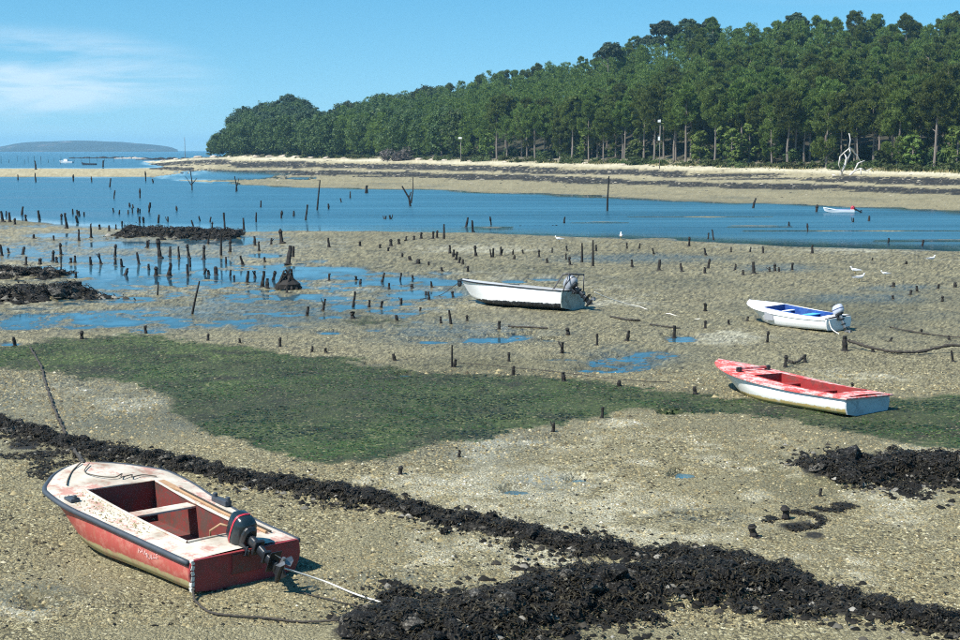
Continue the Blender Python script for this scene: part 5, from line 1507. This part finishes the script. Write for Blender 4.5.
def forest():
    rng = np.random.default_rng(99); spots = []
    px = 222.0
    rows = 19
    for k in range(rows):
        f = (k / (rows - 1)) ** 1.1
        px = 216.0 + rng.uniform(0, 8)
        while px < 1330:
            Y0, Y1 = float(edge_Y(px)), float(crest_Y(px))
            Y = Y0 + 3 + (Y1 - Y0) * f + rng.normal(0, 3.2)
            Y = max(Y, Y0 + 1.0)
            step = FPX * (3.5 if k < 2 else 5.6) / Y
            x = (px - 480) / FPX * Y
            spots.append((px, Y, x, k)); px += step * rng.uniform(0.75, 1.35)
    X = np.array([s[2] for s in spots]); Y = np.array([s[1] for s in spots])
    Z = terrain(X, Y)[0]
    items = []
    for (px, y, x, k), z in zip(spots, Z):
        if z < 0.3: continue
        u = rng.uniform()
        if px < 335: kind = 'round' if u < 0.75 else 'umbrella'
        elif px < 470: kind = 'round' if u < 0.38 else 'full'
        elif px > 640 and px < 720 and k > 15 and u < 0.4: kind = 'umbrella'
        elif k < 2: kind = 'young' if u < 0.14 else ('pine' if u < 0.85 else 'full')
        else: kind = 'full' if u < 0.8 else 'pine'
        target = float(tree_H(px))
        var = int(rng.integers(0, 8))
        H = TREES[kind][var % len(TREES[kind])]['H']
        sc = rng.uniform(0.86, 1.1)
        if kind == 'round': sc *= target / H * 0.95
        if kind == 'umbrella' and px < 335: sc *= target / H * 1.05
        if px < 236: sc *= 0.72
        items.append((px, y, x, z, kind, var, sc, rng.uniform(0, 6.28), k))
    vis = [it for it in items if 205 < it[0] < 985]
    # nearest and largest in the picture first; the last rows keep their skyline trees
    vis.sort(key=lambda it: (it[1] / it[6]) * (0.72 if it[8] >= 17 else 1.0))
    single = vis[:298]; rest = vis[298:] + [it for it in items if not (205 < it[0] < 985)]
    zones = [(330, 'of the far point grove'), (470, 'of the wood beside the far point'), (590, 'of the forest left of the lamp'), (720, 'of the forest behind the lamp'), (840, 'of the forest left of the dead tree'), (9999, 'of the forest right of the dead tree')]
    cells = {}
    for it in sorted(single, key=lambda it: it[0]):
        px, k, kind = it[0], it[8], it[4]
        zn = next(nm for lim, nm in zones if px < lim)
        tier = 'front row' if k < 2 else ('skyline' if k >= 17 else ('lower slope' if k < 9 else 'upper slope'))
        look = {'pine': 'tall pine', 'full': 'tall pine', 'round': 'round dark green tree', 'umbrella': 'flat-topped umbrella pine', 'young': 'low young pine'}[kind]
        cells.setdefault((look, tier, zn), []).append(it)
    for (look, tier, zn), its in cells.items():
        for i, (px, y, x, z, kind, var, sc, rz, k) in enumerate(its):
            lab = f'{look} in the {tier} {zn}'
            if tier in ('front row', 'skyline') and len(its) > 1 and i < len(ORD): lab = f'{ORD[i]} {look} from left, {tier} {zn}'
            place_tree(kind, var, (x, y, z - 0.1), sc, rz, lab, f'{look}s in the {tier} {zn}')
    Vs, Fs, mi, o = [], [], [], 0
    mats = ['pine', 'broad', 'stone_pine']
    for px, y, x, z, kind, var, sc, rz, k in rest:
        d = TREES[kind][var % len(TREES[kind])]
        keep = rng.uniform(0, 1, len(d['F'])) < (0.24 if kind in ('pine', 'full') else 0.4)
        V = d['V'].reshape(-1, 3, 3)[keep].reshape(-1, 3) * sc * 1.0
        c, s_ = math.cos(rz), math.sin(rz)
        W = np.stack([V[:, 0] * c - V[:, 1] * s_ + x, V[:, 0] * s_ + V[:, 1] * c + y, V[:, 2] + z - 0.1], -1)
        Vs.append(W); n = len(V) // 3; Fs.append(np.arange(o, o + len(V)).reshape(-1, 3)); o += len(V)
        mi += [{'pine': 0, 'full': 0, 'young': 0, 'round': 1, 'umbrella': 2}[kind]] * n
    me = mesh_np('woodland', np.concatenate(Vs), np.concatenate(Fs), [M[m] for m in mats])
    me.polygons.foreach_set('material_index', np.array(mi, dtype=np.int32))
    tag(link('woodland', me), 'mass of pines filling the hillside behind the nearer trees', 'woodland', kind='stuff')
    print('TREES', len(single), len(rest), o // 3)
forest()

def lone(kind, var, px, Y, ptop, label, widen=1.0):
    d = TREES[kind][var]; x = (px - 480) / FPX * Y; z = ground_z(x, Y)
    top = at_depth(px, ptop, Y).z
    sc = (top - z) / d['H']
    r = place_tree(kind, var, (x, Y, z - 0.1), sc, 1.0 + var, label, None)
    r.scale = (sc * widen, sc * widen, sc)
lone('umbrella', 0, 607, 452, 42, 'tall umbrella pine standing clear of the skyline left of the hilltop', 0.85)
lone('umbrella', 1, 660, 455, 20, 'large umbrella pine crowning the left end of the hilltop', 0.9)
lone('umbrella', 2, 684, 458, 17, 'umbrella pine second from the left on the hilltop', 0.9)
lone('umbrella', 0, 705, 458, 18, 'umbrella pine third from the left on the hilltop', 0.85)
lone('umbrella', 1, 790, 440, 12, 'umbrella pine at the highest point of the right-hand skyline', 0.8)
lone('young', 0, 222, 620, 136, 'small lone tree at the very tip of the wooded point', 1.0)
lone('young', 1, 213, 622, 141, 'smallest bush-like tree at the tip of the point', 1.0)

# scrub along the forest edge
def scrub_meshes():
    rng = np.random.default_rng(17); out = []
    for i in range(5):
        cs = np.stack([rng.normal(0, 0.9, 16), rng.normal(0, 0.7, 16), rng.uniform(0.1, 1.3, 16)], -1); rs = rng.uniform(0.35, 0.7, 16)
        V, F = leaf_tris(cs, rs, 55, 0.16, rng, 0.3)
        out.append((V, F))
    return out
SCRUB = scrub_meshes()
sc_me = [mesh_np('shrub', V, F, [M['scrub']]) for V, F in SCRUB] + [mesh_np('shrub', V, F, [M['broad']]) for V, F in SCRUB[:3]]
grey_me = mesh_np('shrub', SCRUB[1][0], SCRUB[1][1], [M['grey_scrub']])
rng = np.random.default_rng(55)
zn_lims = [(330, 'under the grove on the far point'), (470, 'on the wooded shore right of the far point'), (650, 'at the forest edge left of the lamp pole'), (840, 'at the forest edge left of the dead tree'), (9999, 'at the forest edge right of the dead tree')]
px = 228.0
while px < 985:
    Y = float(edge_Y(px)) + rng.uniform(-5, 4)
    x = (px - 480) / FPX * Y; z = ground_z(x, Y)
    if z > 0.3:
        o = link('shrub', sc_me[rng.integers(len(sc_me))], None, (x, Y, z - 0.15))
        s_ = rng.uniform(0.6, 1.3); o.scale = (s_ * rng.uniform(1, 1.8), s_, s_ * rng.uniform(0.7, 1.1)); o.rotation_euler = (0, 0, rng.uniform(0, 6.28))
        z_ = next(nm for lim, nm in zn_lims if px < lim)
        tag(o, f'low green shrub {z_}', 'shrub', f'shrubs {z_}')
    px += rng.uniform(4, 13)
px = 236.0
while px < 985:
    Y = float(edge_Y(px)) + rng.uniform(7, 22)
    x = (px - 480) / FPX * Y; z = ground_z(x, Y)
    o = link('shrub', sc_me[5 + int(rng.integers(3))], None, (x, Y, z - 0.2))
    s_ = rng.uniform(1.0, 1.9); o.scale = (s_ * 1.5, s_, s_ * rng.uniform(0.8, 1.3)); o.rotation_euler = (0, 0, rng.uniform(0, 6.28))
    z_ = next(nm for lim, nm in zn_lims if px < lim)
    tag(o, f'dark undergrowth bush among the trunks {z_}', 'shrub', f'undergrowth {z_}')
    px += rng.uniform(6, 16)
for px, Y, s_, lab in ((405, 436, 2.3, 'grey leafless rounded bush on the far shore'), (400, 434, 1.6, 'smaller grey bush beside the rounded leafless one')):
    x = (px - 480) / FPX * Y; o = link('shrub', grey_me, None, (x, Y, ground_z(x, Y) - 0.2)); o.scale = (s_ * 1.3, s_, s_); tag(o, lab, 'shrub')

# dry grass fringe above the beach
def grass_fringe():
    rng = np.random.default_rng(66); n = 16000
    px = rng.uniform(225, 1000, n); Y = edge_Y(px) + rng.normal(-1.0, 3.0, n); X = (px - 480) / FPX * Y
    z = terrain(X, Y)[0]; k = (fbm(X / 6, Y / 6, 5, 3) > -0.15) & (z > 0.4); X, Y, z = X[k], Y[k], z[k]; n = len(X)
    a = rng.uniform(0, 6.28, n); h = rng.uniform(0.2, 0.7, n); w = rng.uniform(0.05, 0.16, n)
    V = np.stack([np.stack([X - np.cos(a) * w, Y - np.sin(a) * w, z - .05], -1), np.stack([X + np.cos(a) * w, Y + np.sin(a) * w, z - .05], -1), np.stack([X + rng.normal(0, .15, n), Y + rng.normal(0, .15, n), z + h], -1)], 1).reshape(-1, 3)
    g = NT('dry_grass'); c = g.ramp(g.attr('tint'), [(0, (0.07, 0.085, 0.025)), (0.5, (0.16, 0.15, 0.055)), (1, (0.34, 0.28, 0.13))]); g.set(Base_Color=c, Roughness=0.8)
    tag(link('grass', mesh_np('grass', V, np.arange(n * 3).reshape(-1, 3), [g.m], False, dict(tint=np.repeat(rng.uniform(0, 1, n), 3)))), 'fringe of dry grass between the beach and the trees', 'grass', kind='stuff')
grass_fringe()

# ------------------------------------------------------------------ far beach: rubble bands, boulders, driftwood, poles
def rubble():
    rng = np.random.default_rng(44); n = 42000
    px = rng.uniform(160, 1010, n); t = rng.uniform(0.05, 0.98, n)
    YF = 7280.0 / (far_bank(px) - 150); YE = edge_Y(px); Y = YF + (YE - YF) * t; X = (px - 480) / FPX * Y
    z, at = terrain(X, Y)
    k = (at['weed'] > rng.uniform(0.25, 0.9, n)) | (rng.uniform(0, 1, n) < 0.02); k &= z > -0.05
    X, Y, z = X[k], Y[k], z[k]; n = len(X)
    s = np.minimum(rng.lognormal(-1.35, 0.4, n), 0.5) * np.clip(Y / 250, .7, 1.4)
    base = np.array([(1, 0, 0), (0.4, 0.9, 0), (-0.6, 0.8, 0), (-1, -0.1, 0), (-0.3, -0.9, 0), (0.7, -0.7, 0), (0.38, 0.12, 0.58), (-0.42, 0.1, 0.52)])
    f = np.array([(0, 1, 6), (1, 2, 6), (2, 7, 6), (2, 3, 7), (3, 4, 7), (4, 6, 7), (4, 5, 6), (5, 0, 6)])
    a = rng.uniform(0, 6.28, n); c, s_ = np.cos(a), np.sin(a)
    B = base[None] * (1 + rng.uniform(-.3, .3, (n, 8, 3))) * s[:, None, None]
    V = np.stack([B[..., 0] * c[:, None] - B[..., 1] * s_[:, None] + X[:, None], B[..., 0] * s_[:, None] + B[..., 1] * c[:, None] + Y[:, None], B[..., 2] * 0.6 + z[:, None] - 0.05], -1).reshape(-1, 3)
    F = (np.arange(n) * 8)[:, None, None] + f[None]
    g = NT('rubble'); cc = g.ramp(g.attr('tint'), [(0, (0.010, 0.009, 0.007)), (0.65, (0.030, 0.027, 0.020)), (0.9, (0.085, 0.076, 0.056)), (1, (0.36, 0.32, 0.24))]); g.set(Base_Color=cc, Roughness=0.8)
    tag(link('rubble', mesh_np('rubble', V, F.reshape(-1, 3), [g.m], False, dict(tint=np.repeat(rng.uniform(0, 1, n), 8)))), 'dark bands of weedy rubble along the far beach', 'rubble', kind='stuff')
rubble()
BO = [rock_mesh('boulder', 400 + i, 2, random.uniform(0.45, 0.7), 0.25, M['boulder']) for i in range(5)]
rng = np.random.default_rng(23)
b_list = [(200, 152.5, 7), (215, 152, 8), (232, 152.5, 7), (246, 152, 6), (258, 151.8, 8), (272, 152.2, 9), (285, 152, 10), (297, 152.5, 9), (312, 153, 6), (327, 154, 7), (345, 155, 5), (372, 156, 5), (390, 156, 6), (420, 157.5, 7), (432, 158, 6), (178, 153, 5), (165, 153.2, 5), (445, 158, 6), (470, 163, 5), (505, 164, 5), (560, 165, 5), (585, 165.5, 6), (622, 166, 6), (690, 168, 4)]
for i, (px, py, w) in enumerate(b_list):
    Y = float(edge_Y(px)) - 6 + rng.uniform(-4, 3) if px > 215 else 590 + rng.uniform(-10, 10)
    x = (px - 480) / FPX * Y; z = ground_z(x, Y); s_ = w * Y / FPX * 0.55
    o = link('boulder', BO[i % 5], None, (x, Y, max(z, 0) + 0.1 * s_)); o.scale = (s_ * 1.3, s_, s_ * rng.uniform(.6, 1)); o.rotation_euler = (0, 0, rng.uniform(0, 6.28))
    nth = sorted(b_list).index((px, py, w))
    tag(o, f'{ORD[nth]} pale granite boulder along the far shore, counting from the left', 'boulder', 'pale boulders along the far shore')

# bleached dead tree lying on the beach
Yd = 243.0
def dp_(px, py, dy=0.0):
    return at_depth(px, py, Yd + dy)
f0 = dp_(848, 168); gz = ground_z(f0.x, f0.y); base = Vector((f0.x, f0.y, gz))
shift = Vector((0, 0, gz - f0.z))
limbs = [([(842, 169), (846, 160), (847, 155), (845, 151), (842, 154)], .17, 0), ([(846, 160), (850, 151), (849, 147), (855, 153), (859, 160)], .14, 0.5), ([(849, 147), (850, 141), (849, 136)], .09, 0.2), ([(848, 170), (853, 165), (858, 163), (862, 165)], .15, -1.0), ([(853, 165), (856, 159), (861, 157)], .11, -.8), ([(858, 163), (858, 170)], .10, -1.2), ([(845, 151), (850, 147), (853, 150)], .1, .3), ([(836, 168), (842, 170), (852, 170), (866, 168)], .14, -1.5), ([(842, 154), (841, 160), (843, 166)], .08, -.4), ([(862, 165), (866, 163), (868, 166)], .08, -1)]
root = empty('dead_tree', base); root.scale = (1.3, 1.3, 1.3); tag(root, 'bleached dead tree with bare white branches lying on the far beach', 'dead tree')
for i, (pp, r, dy) in enumerate(limbs):
    mb = MB(); q = [dp_(x, y, dy + 0.15 * k) + shift - base for k, (x, y) in enumerate(pp)]
    mb.tube(q, [r * (1 - 0.6 * k / len(q)) for k in range(len(q))], 6)
    mb.build('trunk' if i == 0 else 'branch', M['drift'], root, True)

def utility_pole(px, py_base, py_top, Y, boxes, label):
    x = (px - 480) / FPX * Y; z = ground_z(x, Y); top = at_depth(px, py_top, Y).z
    root = empty('lamp_pole', (x, Y, z)); tag(root, label, 'pole')
    h = top - z
    mb = MB(); mb.tube([(0, 0, -.5), (0, 0, h * .5), (0, 0, h)], [0.10, 0.09, 0.08], 8); mb.build('pole', M['pole'], root, True)
    for nm, dz, w, hh in boxes:
        zz = at_depth(px, dz, Y).z - z
        mb = MB(); mb.box((-0.22, -0.15, zz), (w, w * 0.8, hh)); mb.box((-0.05, -0.05, zz), (0.3, 0.05, 0.05)); mb.build(nm, M['white'], root, bevel=0.04)
utility_pole(658.5, 165, 119, 293, [('lamp', 121, 0.55, 0.5), ('meter_box', 138.5, 0.4, 0.8)], 'grey pole with white lamp and white box at the forest edge')
utility_pole(461, 162, 138, 398, [('lamp', 138, 1.0, 0.5)], 'shorter pole with a white lamp head on the wooded far shore')
Ym = 640.0; xm = (187 - 480) / FPX * Ym
o = MB().tube([(0, 0, -1), (0, 0, at_depth(187, 137, Ym).z)], [0.16, 0.12], 6).build('beacon_mast', M['pole'], None); o.location = (xm, Ym, 0); tag(o, 'slender mast standing off the tip of the wooded point', 'mast')

# low reefs off the point, far poles, distant coast
def reef(name, px0, px1, Y, h, label, mat, seed):
    rng = np.random.default_rng(seed); mb_ = MB(); x0, x1 = (px0 - 480) / FPX * Y, (px1 - 480) / FPX * Y
    n = int(abs(x1 - x0) / 2.2); ctr = ((x0 + x1) / 2, Y, 0)
    for k in range(n):
        f = k / max(n - 1, 1); x = x0 + (x1 - x0) * f - ctr[0]; s_ = rng.uniform(0.7, 1.5); hh = h * rng.uniform(.4, 1) * (0.4 + 0.6 * math.sin(math.pi * min(max(f, .03), .97)))
        mb_.ball((x, rng.uniform(-3, 3), -0.1), (2.4 * s_, 2.0 * s_, hh + 0.1), 7, 4)
    o = mb_.build(name, mat, None); o.location = ctr
    return tag(o, label, 'reef')
reef('reef', 76, 150, 900, 1.5, 'long thin dark reef on the water in front of the distant coast', M['rock'], 1)
reef('reef', 140, 212, 760, 1.6, 'dark reef running out from the tip of the wooded point', M['rock'], 2)
reef('sandspit', 118, 146, 860, 1.5, 'pale sandy hump on the dark reef at the left', M['boulder'], 3)
reef('sandspit', 150, 200, 640, 0.9, 'pale rocky spit below the dark reef at the point', M['boulder'], 4)
rng = np.random.default_rng(12)
for i, px in enumerate([4, 12, 20, 27, 31, 37, 44, 51, 57, 63, 70, 77, 84, 92, 99, 107, 116, 125]):
    Y = 520 + rng.uniform(0, 160); x = (px - 480) / FPX * Y
    hgt = rng.uniform(1.4, 3.6)
    o = link('bay_stake', SM['plain'][i % 4], None, (x, Y, -1.0)); o.scale = (1.1, 1.1, hgt * 0.8 + 1.0); o.rotation_euler = (rng.normal(0, .04), rng.normal(0, .04), 0)
    tag(o, f'{ORD[i]} pole standing in the open bay beyond the sandbar, counting from the left', 'pole', 'poles in the open bay')

def far_hill(name, px0, px1, Y, prof, label):
    f = lut(prof); n, m = 90, 14
    pxs = np.linspace(px0, px1, n); V = []
    for j in range(m):
        d = j / (m - 1); yy = Y + 900 * d
        for p in pxs:
            top = (150 - float(f(p))) * Y / FPX + CAM_H
            s_ = math.sin(math.pi * min(1, d * 1.25) / 2) if d < 0.8 else math.cos((d - 0.8) / 0.2 * math.pi / 2)
            s_ = max(s_, 0)
            V.append(((p - 480) / FPX * yy, yy, -2 + (top + 2) * s_ * (1 + 0.05 * (s_ > 0.3) * (vnoise(np.array([p * .35]), np.array([j * 1.3]), 4)[0] - .5)) * (1 + 0.9 * (yy - Y) / Y * 0)))
    i = np.arange(n * m).reshape(m, n)
    F = np.stack([i[:-1, :-1].ravel(), i[:-1, 1:].ravel(), i[1:, 1:].ravel(), i[1:, :-1].ravel()], -1)
    o = link(name, mesh_np(name, np.array(V), F, [M['far_hill']], True)); tag(o, kind='structure')
g = NT('distant_coast'); P_ = g.pos()
cc = g.ramp(g.noise(g.scale(P_, (0.012, 0.004, 0.05)), 1.0, 5, 0.65), [(0.35, (0.012, 0.028, 0.022)), (0.58, (0.03, 0.05, 0.04)), (0.68, (0.16, 0.13, 0.12)), (0.8, (0.04, 0.06, 0.04))])
M['far_hill'] = g.set(Base_Color=cc, Roughness=0.9)
far_hill('hill', -420, 180, 4300, [(-420, 148), (-200, 143), (-60, 146), (0, 147), (8, 145), (25, 141.5), (50, 140), (85, 139), (120, 140.5), (150, 143), (172, 146), (180, 149.5)], None)

# ------------------------------------------------------------------ small far boats, gulls
def small_boat(px, py, wpx, heading, mats, label, motor=False, cabin=False):
    p = px_to_ground(px, py); L = wpx * p.y / FPX
    bt = Boat('small_boat', (p.x, p.y), heading, 0, 0, L, [(0, .17 * L), (.5, .19 * L), (.8, .14 * L), (.95, .05 * L), (1, 0)], [(0, .15 * L), (.5, .15 * L), (1, .22 * L)], .14 * L, .08 * L, .3,
              [(.12 * L, .62 * L, .12 * L, .11 * L)], mats, label, 'boats afloat in the distance', zoff=-0.04 * L)
    bt.hull(); bt.transom(); bt.deck(over=0.01, up=0.01, camber=0.01); bt.well(0, 0.05 * L, camber=0.01)
    if cabin:
        mb_ = MB(); mb_.box((0.52 * L, 0, 0.24 * L), (0.28 * L, 0.22 * L, 0.16 * L)); mb_.build('cabin', M['white'], bt.root, bevel=0.05)
    return bt
MW = dict(hull=M['deck3'], transom=M['deck3'], deck=M['deck3'], inside=M['inside3'], rail=M['deck3'])
MD = dict(hull=M['rubber'], transom=M['rubber'], deck=M['rubber'], inside=M['rubber'], rail=M['rubber'])
sb = small_boat(854, 213, 30, R(165), MW, 'small white boat afloat near the far beach on the right')
outboard(sb, -0.02, 0, 0.36, R(62), 0.8, dict(leg=M['black_metal'], cowl=M['stripe_red'], clamp=M['black_metal'], prop=M['black_metal'], stripe=M['black_metal']))
small_boat(73, 163, 14, R(172), MW, 'white cabin launch moored in the bay at the far left', cabin=True)
small_boat(96, 165, 15, R(175), MD, 'dark flat skiff right of the white launch')
small_boat(117, 158.5, 8, R(20), MW, 'tiny pale boat by the dark reef')

def gull_mesh():
    mb_ = MB()
    rings = []
    for x, r, z in ((-0.30, 0.012, 0.17), (-0.2, 0.035, 0.17), (-0.05, 0.075, 0.17), (0.08, 0.08, 0.18), (0.17, 0.05, 0.22), (0.2, 0.035, 0.27)):
        rings.append([(x, r * math.cos(2 * math.pi * k / 8), z + r * math.sin(2 * math.pi * k / 8)) for k in range(8)])
    mb_.loft(rings); mb_.ball((0.22, 0, 0.31), (0.05, 0.04, 0.042), 8, 5)
    mb_.cur = 1
    for sd in (1, -1):
        mb_.add([(0.10, 0.07 * sd, 0.23), (-0.12, 0.085 * sd, 0.23), (-0.36, 0.03 * sd, 0.19), (-0.1, 0.09 * sd, 0.15), (0.08, 0.085 * sd, 0.17)], [(0, 1, 3, 4), (1, 2, 3)])
    mb_.cur = 2
    mb_.tube([(0.26, 0, 0.305), (0.32, 0, 0.295)], [0.012, 0.003], 5)
    for sd in (.03, -.03): mb_.tube([(0, sd, 0.11), (0.0, sd, -0.03)], 0.008, 5)
    return mb_.mesh('gull', [M['white'], plain('gull_grey', (0.40, 0.42, 0.45), 0.7, var=0.1), plain('gull_bill', (0.55, 0.35, 0.06), 0.6, var=0.1)], True)
GM = gull_mesh()
for px, py, sc, rz, lab in ((931, 264, 1.5, 0.4, 'white gull standing alone on the flat near the right edge'), (855, 276, 1.4, 2.5, 'upper of two white gulls close together behind the dinghy'), (859, 284, 1.5, 0.2, 'lower of two white gulls close together behind the dinghy'), (885, 279, 1.1, 3.0, 'white gull right of the pair behind the dinghy'), (559, 243, 1.5, 2.8, 'white gull at the water edge behind the motorboat'), (621, 240, 1.9, 1.5, 'white wading bird in the shallows right of the motorboat')):
    p = px_to_ground(px, py); o = link('gull', GM, None, (p.x, p.y, max(ground_z(p.x, p.y), -0.05) + 0.02)); o.scale = (sc * 0.62,) * 3; o.rotation_euler = (0, 0, rz); tag(o, lab, 'gull', 'gulls on the flat')

# ------------------------------------------------------------------ air
mb = MB(); mb.box((0, 4505, 36), (41000, 9110, 78))
g = NT('clear_air'); g.t.nodes.remove(g.p)
pv = g.n('ShaderNodeVolumePrincipled'); pv.inputs['Density'].default_value = 0.00013; pv.inputs['Color'].default_value = (0.34, 0.70, 1.0, 1); pv.inputs['Anisotropy'].default_value = 0.0
g.l(pv.outputs[0], g.out.inputs['Volume'])
tag(mb.build('haze', g.m), 'thin blue sea haze in the air', 'haze', kind='stuff')
